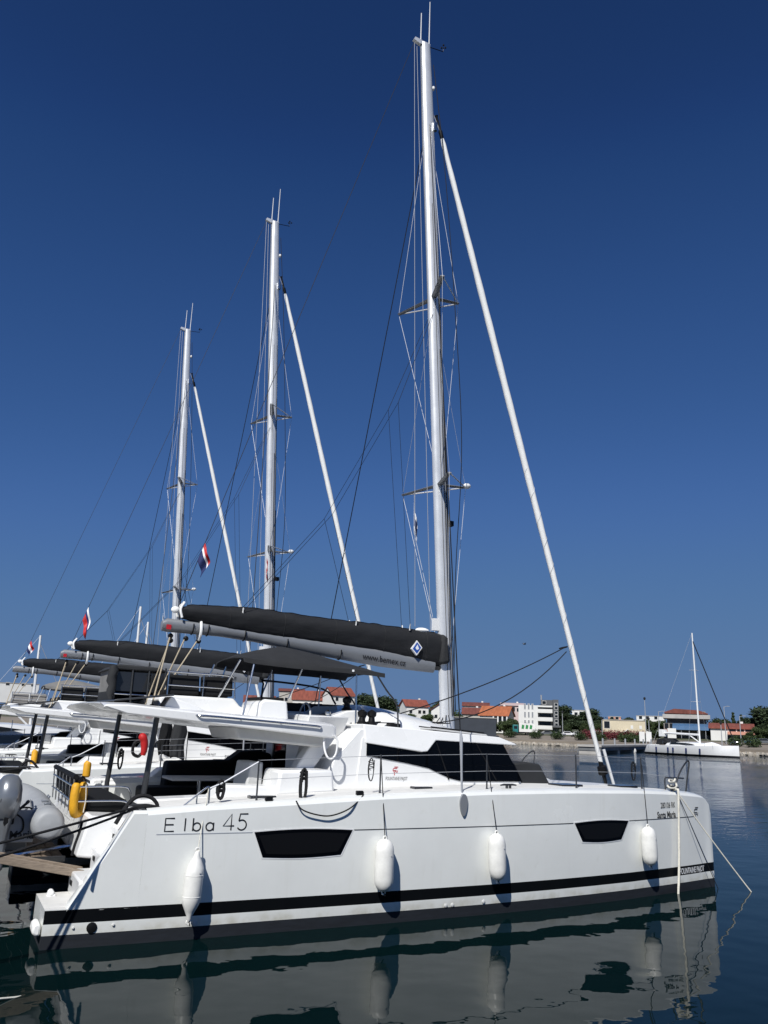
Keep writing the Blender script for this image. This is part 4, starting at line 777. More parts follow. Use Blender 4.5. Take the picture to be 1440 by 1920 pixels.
# wooden gangway
g = thing('gangway', 'weathered wooden gangway beam leading off the nearest stern', 'gangway', (.62, -2.42, .74), 0)
for k, y in enumerate((0, .34)):
    n = 8; b = B(); b.loft([[(-u*3.4, y-.035, .21*u*3.4-.055), (-u*3.4, y+.035, .21*u*3.4-.055), (-u*3.4, y+.035, .21*u*3.4+.055), (-u*3.4, y-.035, .21*u*3.4+.055)] for u in [i/n for i in range(n+1)]]); b.obj('side_beam', 'wood', g, bevel=.008)
for k in range(16): x = -.12-k*.2; B().box(x-.08, x+.08, .036, .304, -x*.21-.01, -x*.21+.012).obj('plank', 'wood', g)
# white fender block folded on the transom
B().prism([(-.08, .16), (-.13, .20), (-.12, .30), (-.06, .33), (-.02, .29), (-.02, .16)], 'y', -3.42, -3.08).obj('ladder_bag', 'sail', cats[0], bevel=.03)
B().ball((.16, -2.55, .53), .045).ball((.16, -2.44, .53), .045).box(.1, .22, -2.58, -2.42, .488, .52).obj('deck_roller', 'gel', cats[0], bevel=.008)

# ------------------------------------------------------------------ quay behind the boats' sterns, far shore
mat('concrete', (.42, .40, .37), .85, var=.2, scale=.4, bump=.01, bscale=3)
mat('prom', (.24, .205, .165), .9, var=.2, scale=.08)
mat('earth', (.10, .105, .06), .95, var=.5, scale=.06)
mat('rock', (.50, .45, .38), .9, var=.4, scale=.5)
mat('pierside', (.16, .165, .17), .8, var=.3, scale=.3, stretch=(1, 1, .3))
mat('wallwhite', (.72, .71, .68), .8, var=.08, scale=.3); mat('wallgrey', (.10, .103, .11), .8, var=.1, scale=.3); mat('wallcream', (.62, .54, .39), .8, var=.1, scale=.3)
mat('wallpink', (.55, .42, .40), .8, var=.1, scale=.3); mat('wallbeige', (.45, .42, .38), .8, var=.15, scale=.4); mat('wallsalmon', (.60, .28, .20), .8)
def tile(name, c): return mat(name, c, .85, var=.35, scale=1.2, stretch=(1, .3, .3), bump=.05, bscale=4)
tile('tilered', (.24, .066, .042)); tile('tileorange', (.40, .125, .052)); tile('tilebrown', (.18, .055, .04))
mat('panel', (.25, .26, .28), .5); mat('fglass', (.015, .018, .022), .15, spec=.4); mat('awning', (.06, .14, .27), .7, var=.15, scale=1); mat('slate', (.035, .042, .055), .6, var=.2, scale=.4)
mat('carwhite', (.7, .7, .7), .25, coat=.6); mat('carred', (.25, .02, .02), .25, coat=.6); mat('cargrey', (.12, .13, .14), .25, coat=.6); mat('carblue', (.06, .12, .2), .25, coat=.6)
mat('trucktin', (.02, .16, .16), .4); mat('truckgreen', (.02, .22, .06), .5); mat('bark', (.09, .065, .045), .95, var=.4, scale=6); mat('galv', (.42, .43, .44), .5, metal=.4); mat('tyre', (.015, .015, .015), .8)
def foliage(name, c):
    m = mat(name, c, .7, spec=.25); t = m.node_tree; b = t.nodes['Principled BSDF']; oi = t.nodes.new('ShaderNodeObjectInfo'); ge = t.nodes.new('ShaderNodeNewGeometry')
    mx_ = t.nodes.new('ShaderNodeMix'); mx_.data_type = 'RGBA'; mx_.inputs[6].default_value = (*[v*.65 for v in c], 1); mx_.inputs[7].default_value = (*[min(1, v*1.5) for v in (c[0]*1.1, c[1], c[2])], 1)
    ad = t.nodes.new('ShaderNodeMath'); ad.operation = 'MULTIPLY_ADD'; ad.inputs[1].default_value = .6; t.links.new(ge.outputs['Random Per Island'], ad.inputs[0])
    sc_ = t.nodes.new('ShaderNodeMath'); sc_.operation = 'MULTIPLY'; sc_.inputs[1].default_value = .4; t.links.new(oi.outputs['Random'], sc_.inputs[0]); t.links.new(sc_.outputs[0], ad.inputs[2])
    t.links.new(ad.outputs[0], mx_.inputs[0]); t.links.new(mx_.outputs[2], b.inputs['Base Color'])
foliage('leaf', (.040, .062, .022)); foliage('leafpine', (.030, .048, .022)); foliage('leafred', (.12, .03, .035)); foliage('leafhedge', (.032, .055, .02))
q = B().box(-12, -2.75, -40, 70, -3, 1.30).box(-2.75, 3.5, -24, -14.5, -3, 1.3); tag(q.obj('quay', 'concrete'), None, None, kind='structure')

SHORE = [(-400, 350), (0, 335), (480, 300), (760, 268), (900, 246), (1100, 226), (1250, 204), (1440, 179), (1700, 152), (2200, 120)]
OFF = [(0, -2), (0, 1.25), (7, 1.45), (22, 2.5), (48, 3.3), (110, 5), (260, 6.5), (520, 7), (1400, 7), (3500, 7)]
rows = []
for px, D in SHORE:
    r = []
    for k, (o_, z) in enumerate(OFF):
        p = at(px, 1366+.034*(px-720), D+o_); r.append((p.x, p.y, z))
    rows.append(r)
def gz(px, D):
    """height of the far land at a picture column and distance"""
    d0 = float(np.interp(px, [a for a, b_ in SHORE], [b_ for a, b_ in SHORE])); return float(np.interp(D-d0, [a for a, b_ in OFF[1:]], [b_ for a, b_ in OFF[1:]]))
b = B(); n = len(OFF); b.add([p for r in rows for p in r], [(i*n+k, (i+1)*n+k, (i+1)*n+k+1, i*n+k+1) for i in range(len(rows)-1) for k in range(n-1)], [0 if k == 0 else (1 if k < 3 else 2) for i in range(len(rows)-1) for k in range(n-1)])
tag(b.obj('far_shore', ['prom', 'prom', 'earth'], smooth=30, recalc=False), None, None, kind='structure')
# boulders along the water's edge (too many to tell apart)
b = B(); rnd = random.Random(3)
for k in range(1500):
    px = rnd.uniform(820, 1500); D = float(np.interp(px, [a for a, c in SHORE], [c for a, c in SHORE]))-rnd.uniform(.0, 1.6); p = at(px, 1366, D); r = rnd.uniform(.2, .42); z = rnd.uniform(-.1, .5)
    vs = [(p.x+r*rnd.uniform(.6, 1)*x, p.y+r*rnd.uniform(.6, 1)*y, z+r*.8*rnd.uniform(.6, 1)*zz) for x in (-1, 1) for y in (-1, 1) for zz in (-1, 1)]
    b.add(vs, [(0, 1, 3, 2), (4, 6, 7, 5), (0, 4, 5, 1), (2, 3, 7, 6), (0, 2, 6, 4), (1, 5, 7, 3)])
tag(b.obj('shore_boulders', 'rock', smooth=0), 'pale boulders along the water edge of the far shore', 'boulders', kind='stuff')

def frame_at(px, D, rot=0):
    p = at(px, 1366+.034*(px-720), D); az = math.atan2(p.x-CX, p.y-CY); return p, -az+rot
def mpp(D): return D*.967/FPX
def zpx(px, py, D): return at(px, py, D).z
def win(parent, x, z, w, h, y, frame='wallwhite', pane='fglass'):
    f = B().box(x-w/2-.08, x+w/2+.08, y-.05, y+.1, z-.08, z).box(x-w/2-.08, x+w/2+.08, y-.05, y+.1, z+h, z+h+.08).box(x-w/2-.08, x-w/2, y-.05, y+.1, z, z+h).box(x+w/2, x+w/2+.08, y-.05, y+.1, z, z+h).obj('window', frame, parent)
    B().box(x-w/2, x+w/2, y-.012, y+.05, z, z+h).obj('pane', pane, f)
def gable_house(name, label, px0, px1, yeave, yridge, D, wall, roof, rot=0, depth=9, ridge='x', wins=(), over=.5, base=None):
    pxc = (px0+px1)/2; p, rz = frame_at(pxc, D, rot); w = (px1-px0)*mpp(D)/max(.35, math.cos(rot))*(1 if abs(rot) < .2 else .8)
    g = (gz(pxc, D) if base is None else base); ze = zpx(pxc, yeave, D)-g; zr = zpx(pxc, yridge, D)-g
    t_ = thing(name, label, 'house', (p.x, p.y, g), rz)
    if ridge == 'x':
        B().prism([(0, -.6), (depth, -.6), (depth, ze), (depth/2, zr-.12), (0, ze)], 'x', -w/2, w/2).obj('wall', wall, t_)
        rf = B().prism([(-over, ze-.25), (depth/2, zr), (depth+over, ze-.25), (depth+over, ze-.08), (depth/2, zr+.18), (-over, ze-.08)], 'x', -w/2-over, w/2+over).obj('roof', roof, t_)
    else:
        B().prism([(-w/2, -.6), (w/2, -.6), (w/2, ze), (0, zr-.12), (-w/2, ze)], 'y', 0, depth).obj('wall', wall, t_)
        rf = B().prism([(-w/2-over, ze-.25), (0, zr), (w/2+over, ze-.25), (w/2+over, ze-.08), (0, zr+.18), (-w/2-over, ze-.08)], 'y', -over, depth+over).obj('roof', roof, t_)
    B().box(w*.22, w*.22+.7, depth*.55, depth*.55+.7, ze, zr+.7).obj('chimney', 'wallwhite', rf)
    for u, z, ww, hh in wins: win(t_, u*w, z, ww, hh, 0)
    return t_, w, ze, zr
H = gable_house
H('house', 'low red-roofed house seen left of the middle mast foot', 455, 512, 1318, 1304, 330, 'wallbeige', 'tilebrown', wins=((-.2, 8, 1.2, 1.2), (.2, 8, 1.2, 1.2)))
H('house', 'beige flat house partly hidden behind the middle mast', 520, 566, 1295, 1291, 345, 'wallbeige', 'tilebrown', wins=((-.2, 9, 1.2, 1.4), (.15, 9, 1.2, 1.4)))
H('house', 'long red-roofed house with dormer under the black bimini', 546, 612, 1312, 1295, 330, 'wallwhite', 'tilered', wins=((-.3, 7, 1.2, 1.4), (0, 7, 1.2, 1.4), (.3, 7, 1.2, 1.4)))
t_, w, ze, zr = H('house', 'tall white house with red roof and balconies under the bimini front', 616, 668, 1304, 1289, 320, 'wallwhite', 'tilered', rot=.45, wins=((-.3, 6, 1.2, 1.4), (-.3, 9.4, 1.2, 1.4)))
for z in (5.2, 8.4): B().box(-.5, w/2-.4, -1.3, 0, z, z+.2).obj('balcony', 'wallwhite', t_); B().box(-.5, w/2-.4, -1.3, -1.2, z+.2, z+1.1).obj('balcony_rail', 'wallbeige', t_); win(t_, w*.2, z+.25, 2.4, 2.1, 0, 'wallbeige')
H('house', 'white gabled house with red roof left of the nearest mast', 756, 808, 1324, 1312, 310, 'wallwhite', 'tilered', rot=.3, wins=((-.3, 5.4, 1.1, 1.2), (.1, 5.4, 1.1, 1.2), (.3, 5.4, 1.1, 1.2), (.2, 2.6, 1.2, 1.2)))
H('house', 'small white house with red-brown roof close left of the nearest mast', 808, 838, 1331, 1320, 300, 'wallwhite', 'tilebrown', ridge='y', wins=((-.2, 4, 1, 1.2), (.2, 4, 1, 1.2)))
H('house', 'white house with dark red roof behind the orange-roofed bungalow', 868, 916, 1323, 1317, 330, 'wallwhite', 'tilebrown', wins=((-.4, 6, 1.4, 1.6), (-.15, 6, 1.2, 1.2), (.3, 6, 1.2, 1.2)))
H('house', 'low brown-roofed annex right of the nearest mast', 868, 902, 1338, 1327, 285, 'wallbeige', 'tilebrown', wins=((-.2, 2.6, 1.4, 1.4), (.2, 2.6, 1.4, 1.4)))
t_, w, ze, zr = H('bungalow', 'white bungalow with bright orange tiled roof', 893, 958, 1341, 1324, 275, 'wallwhite', 'tileorange', rot=-.25, wins=((-.38, 2.4, 1.3, 1.6), (-.18, 2.4, 1.3, 1.6)))
B().box(0, w/2, -.05, .4, .4, ze-.4).obj('porch_opening', 'fglass', t_)
for k in range(4): B().box(-.2+k*w*.16, .25+k*w*.16, -.4, -.06, 0, ze-.2).obj('porch_column', 'wallwhite', t_)
H('house', 'pinkish house behind the white apartment block', 940, 980, 1322, 1318, 340, 'wallpink', 'wallpink', wins=((-.25, 6.5, 1.6, 1.8), (.05, 6.5, 1.6, 1.8), (.3, 6.5, 1.2, 1.4)))
# white apartment block with grey stair tower
D = 272; p, rz = frame_at(1007, D, .0); g = gz(1007, D); s_ = mpp(D); t_ = thing('apartment_block', 'white modern apartment block with dark grey stair tower', 'building', (p.x, p.y, g), rz)
zt0 = zpx(990, 1322, D)-g
B().box(-34*s_, 2*s_, 0, 12, -.5, zt0).obj('wall', 'wallwhite', t_); B().box(2*s_, 29*s_, 1.6, 12, -.5, zt0).obj('wall', 'wallbeige', t_)
zt1 = zpx(1040, 1312, D)-g; B().box(8*s_, 40*s_, 5, 12.5, zt0-.2, zt1).obj('stair_tower', 'wallgrey', t_); B().box(30*s_, 40.5*s_, -.2, 12, -.5, zt1-.02).obj('stair_tower', 'wallgrey', t_)
B().box(28*s_, 44*s_, -1.6, 2, zt0*.24, zt0*.24+.6).obj('entrance_canopy', 'wallgrey', t_)
for k in range(3):
    z = zt0*(.16+.29*k); B().box(1*s_, 29*s_, -.1, 2, z, z+.25).obj('balcony', 'wallwhite', t_); B().box(1*s_, 29*s_, -.12, .05, z+.25, z+1.2).obj('balcony_rail', 'wallwhite', t_)
    B().box(5*s_, 26*s_, 1.5, 1.62, z+.4, z+2.6).obj('balcony_door', 'fglass', t_)
    for i in (0, 1, 2): win(t_, (-22+i*7)*s_, z+1.0, .5, 1.7, 0, 'wallwhite', 'panel')
    for i in (0, 1): win(t_, 36*s_, z+1.2+i*1.1, .9, .8, -.2)
win(t_, 14*s_, zt0+.6, 1.2, 1.0, 5)
B().box(1*s_, 29*s_, -.1, 2, zt0-.5, zt0+.02).obj('roof_slab', 'wallwhite', t_); B().tube([(9*s_, 6, zt1), (9*s_, 6, zt1+1.6)], .25, 8).obj('chimney', 'galv', t_)
def block(name, label, px0, px1, ytop, D, wall, depth=10, rot=0, wins=(), base=None):
    pc = (px0+px1)/2; p, rz = frame_at(pc, D, rot); g = gz(pc, D) if base is None else base; h_ = zpx(pc, ytop, D)-g; w = (px1-px0)*mpp(D)
    t_ = thing(name, label, 'building', (p.x, p.y, g), rz); B().box(-w/2, w/2, 0, depth, -.6, h_).obj('wall', wall, t_)
    B().box(-w/2-.15, w/2+.15, -.15, depth+.15, h_, h_+.18).obj('roof', 'wallbeige', t_)
    for u, v, ww, hh in wins: win(t_, u*w, v*h_, ww, hh, 0)
    return t_, w, h_
t_, w, h_ = block('hall', 'long low cream building behind the reddish hedge', 1132, 1210, 1351, 250, 'wallcream', wins=((-.40, .5, 1.6, 2.0),))
for u in (.18, .38): B().box(u*w-.35, u*w+.35, -.06, .02, h_*.5, h_*.5+1.0).obj('shutter', 'wallwhite', t_)
B().prism([(-2.2, 0), (-1.9, 0), (1.2, -h_*.0+2.2), (1.0, 2.3)], 'y', -1.2, -.2).obj('stair', 'wallwhite', t_)
block('villa', 'small white villa high among the dark trees', 1074, 1098, 1332, 380, 'wallwhite', wins=((-.2, .75, 1.4, 1.2), (.2, .75, 1.6, 1.6), (.1, .5, 1.6, 1.6)))
block('villa', 'low white villa with red roof edge behind the cream building', 1142, 1165, 1344, 330, 'wallsalmon', wins=((-.2, .8, 1.2, 1.0), (.2, .8, 1.2, 1.0)))
block('villa', 'long white terrace far behind the lamp post', 1196, 1246, 1343, 340, 'wallwhite', wins=((-.35, .8, 1.2, 1.2), (-.1, .8, 1.2, 1.2), (.2, .8, 1.2, 1.2)))
block('kiosk', 'dark slate container-like hall behind the foredeck of the nearest catamaran', 846, 930, 1346, 240, 'slate', depth=14)
block('hall', 'white low hall at the left edge behind the farthest boats', -30, 62, 1281, 300, 'wallwhite', wins=((-.1, .88, 1.2, 1.0), (.2, .88, 1.2, 1.0), (.38, .88, 1.2, 1.0)), base=8)
# hotel
D = 238; p, rz = frame_at(1290, D, 0); g = gz(1290, D); s_ = mpp(D); t_ = thing('hotel', 'three-storey hotel with red roof, long balconies and blue awning', 'building', (p.x, p.y, g), rz)
z1 = zpx(1290, 1347, D)-g; z2 = zpx(1290, 1340, D)-g; z3 = zpx(1290, 1332, D)-g
mat('wallhotel', (.27, .25, .225), .85, var=.15, scale=.4)
B().box(-42*s_, 40*s_, 0, 14, -.5, z1-1.3).obj('wall', 'wallhotel', t_); B().box(-43*s_, 41*s_, -1.4, 14, z1-.1, z1+.15).obj('balcony', 'concrete', t_); B().box(-43*s_, 41*s_, -1.4, -1.2, z1+.15, z1+1.0).obj('balcony_rail', 'concrete', t_)
B().box(-36*s_, 34*s_, 2, 12, z1-1.3, z2+1.0).obj('wall', 'wallhotel', t_)
B().prism([(-40*s_, z2+.6), (-22*s_, z3+.4), (22*s_, z3+.1), (38*s_, z2+.4), (38*s_, z2+.2), (-40*s_, z2+.3)], 'y', .5, 13).obj('roof', 'tilebrown', t_)
for k in range(9): win(t_, (-37+9*k)*s_, z1-3.0, 1.0, 1.5, 0, 'wallhotel'); 
for k in range(6): win(t_, (-30+11*k)*s_, z1+.3, 1.3, 1.6, 2, 'wallhotel')
za, zb_, zc_ = [zpx(1290, q_, D)-g for q_ in (1357, 1362, 1369)]
aw = B().prism([(-4.6, zb_-.15), (-.05, za-.15), (-.05, za), (-4.6, zb_), (-4.75, zc_), (-4.65, zc_)], 'x', -26*s_, 47*s_).obj('awning', 'awning', t_)
for k in range(6): B().tube([((-25+14*k)*s_, -4.5, 0), ((-25+14*k)*s_, -4.5, zb_-.2)], .07, 6).obj('awning_post', 'galv', t_)
B().box(-42*s_, -25*s_, -3, 0, z1-4.4, z1-3.2).obj('side_roof', 'tileorange', t_); B().box(-35*s_, -20*s_, -5, -1, 0, 2.6).obj('bar_counter', 'wallwhite', t_)
t_, w, ze, zr = H('restaurant', 'low white and salmon restaurant with arches under a red roof', 1336, 1410, 1365, 1357, 222, 'wallwhite', 'tilered', rot=0, depth=10)
B().box(-.1*w, w/2+.6, -2.2, 0, ze*.48, ze*.72).obj('terrace_rail', 'wallsalmon', t_)
for k in range(3): B().box((-.06+.19*k)*w, (.10+.19*k)*w, -.06, .05, ze*.72, ze*.93).obj('arch_opening', 'fglass', t_)
B().box(-.1*w, w/2, -.07, .05, ze*.1, ze*.42).obj('ground_opening', 'fglass', t_)
# trees and shrubs
def leaf_cloud(lobes, n, size, seed, flat=1.):
    r_ = np.random.default_rng(seed); V = []; F = []; tot = sum(l[3]**2 for l in lobes)
    for cx, cy, cz, rad in lobes:
        m = int(n*rad*rad/tot); d = r_.normal(size=(m, 3)); d /= np.linalg.norm(d, axis=1)[:, None]; rr = rad*(r_.uniform(.35, 1, m)**.45)*(1+.12*r_.normal(size=m))
        c = np.array([cx, cy, cz])+d*rr[:, None]*np.array([1, 1, flat])
        a = r_.normal(size=(m, 3)); a /= np.linalg.norm(a, axis=1)[:, None]; bb = np.cross(a, d+.5*r_.normal(size=(m, 3))); bb /= np.linalg.norm(bb, axis=1)[:, None]
        s = size*r_.uniform(.6, 1.3, m)[:, None]
        for k in range(m):
            o_ = len(V); V += [tuple(c[k]-a[k]*s[k]), tuple(c[k]+bb[k]*s[k]*.6), tuple(c[k]+a[k]*s[k]), tuple(c[k]-bb[k]*s[k]*.6)]; F.append((o_, o_+1, o_+2, o_+3))
    me = bpy.data.meshes.new('crown'); me.from_pydata(V, [], F); return me
def tree_proto(kind, seed):
    rnd = random.Random(seed); lobes = []
    if kind == 'pine':
        for k in range(13): a = rnd.uniform(0, 6.3); r_ = rnd.uniform(.4, 2.0); lobes.append((r_*math.cos(a), r_*math.sin(a), rnd.uniform(2.6, 7.3)-.25*r_, rnd.uniform(1.0, 1.6)))
    elif kind == 'cypress':
        for k in range(8): lobes.append((rnd.uniform(-.2, .2), rnd.uniform(-.2, .2), 1.2+k*.95, 1.0-.09*k))
    else:
        for k in range(11): a = rnd.uniform(0, 6.3); r_ = rnd.uniform(.2, 2.2); lobes.append((r_*math.cos(a), r_*math.sin(a), rnd.uniform(2.6, 6.2), rnd.uniform(1.0, 1.7)))
    me = leaf_cloud(lobes, 5200, .25, seed); tb = B()
    tb.tube([(0, 0, -.5), (.05, 0, 1.5), (.1, .05, 3.2), (.05, 0, 5)], [.26, .2, .15, .06], 8)
    for l in lobes[:6]: tb.tube([(.06, 0, min(3, l[2]-1.2)), (l[0]*.5, l[1]*.5, l[2]-.6), (l[0], l[1], l[2])], [.09, .06, .02], 5)
    return me, tb
PRO = {}
for kd, n in (('pine', 3), ('round', 3), ('cypress', 1)):
    for k in range(n):
        me, tb = tree_proto(kd, 11+k+len(kd)*7); o = tb.obj('trunk', 'bark'); tm = o.data; bpy.data.objects.remove(o)
        me.materials.append(MATS['leafpine' if kd != 'round' else 'leaf']); PRO[(kd, k)] = (me, tm)
def tree(kind, label, px, ytop, D, wide=1., group='trees along the far shore', name=None):
    keys = [k for k in PRO if k[0] == kind]; me, tm = PRO[keys[(px*7+int(D)) % len(keys)]]; p = at(px, 1366, D); g = gz(px, D); h_ = max(2.5, zpx(px, ytop, D)-g); s = h_/8.0
    t_ = thing(name or {'pine': 'pine_tree', 'round': 'broadleaf_tree', 'cypress': 'cypress_tree'}[kind], label, 'tree', (p.x, p.y, g), px*1.3, group); t_.scale = (s*wide, s*wide, s)
    for n_, m_ in (('trunk', tm), ('crown', me)):
        o = bpy.data.objects.new(n_, m_); COL.objects.link(o); o.parent = t_
TR = [('pine', 'dark tree on the hill left of the white gabled house', 700, 1307, 420, 1.7), ('pine', 'dark tree on the hill just right of the bimini front', 680, 1304, 425, 1.6), ('pine', 'dark hill tree above the cabin roof, next to the white furled sail', 725, 1309, 410, 1.6), ('round', 'dark round tree close left of the nearest mast', 822, 1309, 330, 1.),
      ('pine', 'dark tree directly right of the grey stair tower', 1055, 1326, 290, 1.7), ('pine', 'second dark tree right of the grey stair tower', 1071, 1336, 285, 1.8), ('pine', 'dark tree just left of the furled genoa foot', 1086, 1340, 288, 1.8), ('pine', 'tall dark tree right of the furled genoa', 1108, 1332, 300, 1.9), ('pine', 'dark tree sloping down toward the cream building', 1124, 1340, 295, 1.6), ('round', 'low tree under the small villa', 1096, 1352, 275, 1.5), ('round', 'low tree beside the lamp post right of the stair tower', 1064, 1356, 268, 1.4), ('round', 'low tree at the left end of the cream building', 1122, 1356, 268, 1.2),
      ('round', 'tree behind the right end of the cream building', 1222, 1348, 285, 1.7), ('round', 'tree left of the hotel behind the orange side roof', 1242, 1350, 280, 1.6), ('round', 'tree right of the hotel roof', 1343, 1343, 265, 1.5), ('cypress', 'slim cypress behind the restaurant roof', 1376, 1337, 270, 1.), ('round', 'tree behind the middle of the restaurant', 1358, 1345, 262, 1.5), ('cypress', 'slim cypress right of the restaurant lamp', 1392, 1341, 262, 1.), ('pine', 'tree behind the right end of the restaurant', 1398, 1348, 250, 1.6), ('pine', 'large dark tree at the right edge of the picture', 1434, 1329, 232, 2.0), ('pine', 'large dark tree just inside the right edge', 1413, 1341, 236, 1.7), ('round', 'low tree in front of the right edge trees', 1425, 1362, 214, 1.5), ('round', 'low tree right of the restaurant terrace', 1404, 1369, 212, 1.4), ('round', 'dark tree beyond the right edge of the picture', 1462, 1338, 225, 1.5), ('round', 'mid-height tree left of the large right edge trees', 1396, 1356, 226, 1.5), ('round', 'tree just left of the hotel awning', 1252, 1360, 262, 1.2), ('pine', 'tree above the red hedge, left of the cream building', 1112, 1350, 280, 1.6), ('pine', 'dark tree between the stair tower and the small villa', 1062, 1345, 300, 1.6), ('round', 'tree low at the right border beside the parked cars', 1440, 1366, 208, 1.6)]
TR += [('round', 'low green tree between the tall balcony house and the gabled house', 740, 1326, 330, 1.9), ('round', 'green tree left below the gabled house', 762, 1333, 290, 1.7), ('round', 'green tree between the gabled house and the mast', 800, 1334, 288, 1.5), ('round', 'green tree behind the slate hall', 858, 1334, 300, 1.8), ('pine', 'dark tree behind the brown annex', 884, 1330, 345, 1.8), ('pine', 'dark tree behind the pinkish house', 968, 1322, 380, 1.8), ('round', 'bushy tree right of the bungalow', 962, 1343, 270, 1.5), ('pine', 'dark tree peeking over the cream building', 1180, 1347, 330, 2.0), ('pine', 'dark tree over the left part of the cream building', 1150, 1348, 330, 1.8), ('round', 'tree between hotel awning and restaurant', 1330, 1362, 236, 1.3), ('round', 'bushy tree behind the far yacht stern', 1228, 1366, 226, 1.6)]
for a in TR: tree(*a)
for k, (px, yt) in enumerate([(866, 1340), (985, 1352), (945, 1350), (965, 1352), (925, 1352), (905, 1352)]):
    tree('round', ['low green tree right of the nearest mast foot', 'green tree behind the refuse truck', 'green tree below the bungalow, right part', 'green tree left of the refuse truck', 'green tree below the bungalow porch', 'green tree behind the end of the cabin roof'][k], px, yt, 262, 1.9)
def shrub_proto(seed, m, boxy=.5):
    r_ = np.random.default_rng(seed); lobes = [(x, y, .75, .62) for x in (-.38, .38) for y in (-.38, .38)]+[(0, 0, 1.1, .75), (0, 0, .6, .95)]
    me = leaf_cloud(lobes, 900, .11, seed); me.materials.append(MATS[m]); tb = B().tube([(0, 0, -.1), (0, 0, 1.0)], .08, 6).obj('stem', 'bark'); tm = tb.data; bpy.data.objects.remove(tb); return me, tm
SH = {'g': [shrub_proto(k, 'leafhedge') for k in (1, 2)], 'r': [shrub_proto(k, 'leafred') for k in (3, 4)]}
def shrub(kind, label, px, D, h_, w, cat='bush', group=None):
    me, tm = SH[kind][px % 2]; p = at(px, 1366, D); t_ = thing('clipped_bush' if kind == 'g' else 'red_leaved_bush', label, cat, (p.x, p.y, gz(px, D)-.05), px*.7, group); t_.scale = (w/2, w/2, h_/1.75)
    for n_, m_ in (('stem', tm), ('foliage', me)): o = bpy.data.objects.new(n_, m_); COL.objects.link(o); o.parent = t_
sd = lambda px: float(np.interp(px, [a for a, c in SHORE], [c for a, c in SHORE]))
for px, lb in [(956, 'clipped bush in front of the refuse truck cab'), (1004, 'clipped bush below the balconies of the white block'), (1044, 'clipped bush left of the sign post on the promenade'), (1088, 'clipped bush just left of the furled genoa'), (1123, 'clipped bush above the left end of the pier'), (1170, 'left clipped bush of the pair above the pier'), (1183, 'right clipped bush of the pair above the pier'), (1201, 'clipped bush beside the white board at the yacht bow'), (1378, 'clipped bush beyond the end of the moored yacht'), (1410, 'clipped bush on the promenade near the right edge')]:
    shrub('g', lb, px, sd(px)+9, 2.6, 3.7, group='clipped bushes on the promenade')
for k, px in enumerate(range(1096, 1206, 12)):
    shrub('r', ['reddish bush at the left end of the red hedge', 'second reddish bush of the hedge from the left', 'third reddish bush of the hedge from the left', 'fourth reddish bush of the hedge from the left', 'fifth reddish bush in the middle of the hedge', 'sixth reddish bush of the hedge', 'fourth reddish bush from the right end of the hedge', 'third reddish bush from the right end of the hedge', 'second reddish bush from the right end of the hedge', 'reddish bush at the right end of the hedge'][k], px, sd(px)+16, 2.7, 3.2, group='red hedge')
lob = []
for px in range(1040, 1500, 7):
    D_ = 400+40*math.sin(px*.31); p = at(px, 1366, D_); yt = 1352+.034*(px-1200)+5*math.sin(px*.17)+4*math.sin(px*.53); zt_p = zpx(px, yt, D_); lob.append((p.x, p.y, zt_p-4.2, 4.5)); lob.append((p.x+2, p.y-3, zt_p-8, 5))
for px in range(640, 960, 7):
    D_ = 470+30*math.sin(px*.31); p = at(px, 1366, D_); yt = float(np.interp(px, [640, 675, 700, 745, 800, 860, 960], [1318, 1307, 1306, 1318, 1330, 1334, 1344]))+3*math.sin(px*.4); zt_p = zpx(px, yt, D_)
    for q_ in range(4): lob.append((p.x+q_, p.y-2*q_, zt_p-4.5-q_*5, 5.2))
wm_ = leaf_cloud(lob, 26000, .75, 77); wm_.materials.append(MATS['leafpine']); wo = bpy.data.objects.new('distant_wood', wm_); COL.objects.link(wo); tag(wo, 'dark far-off wood along the skyline behind the houses', 'wood', kind='stuff')
# pier with posts
pl = [at(1103, 1366, 141), at(1120, 1366, 152), at(1225, 1366, 196), at(1236, 1366, 190)]
A_, B_ = at(1104, 1366, 142), at(1222, 1366, 200); dv = Vector((B_.x-A_.x, B_.y-A_.y, 0)); Lp = dv.length; rz = math.atan2(dv.y, dv.x)
t_ = thing('pier', 'concrete pier jutting out from the far shore beside the yacht', 'pier', (A_.x, A_.y, 0), rz)
B().box(0, Lp, -2.0, 2.0, 1.15, 1.45).obj('deck', 'concrete', t_); B().box(.2, Lp, -1.9, 1.9, .55, 1.15).obj('beam', 'pierside', t_)
for k in range(5): B().box(.3+k*Lp/4.6, 2.3+k*Lp/4.6, -1.8, 1.8, -2, .55).obj('pile', 'concrete', t_)
for k in range(6): B().tube([(3+k*Lp/6.5, -1.6, 1.45), (3+k*Lp/6.5, -1.6, 2.6)], .16, 8).obj('bollard', 'galv', t_)
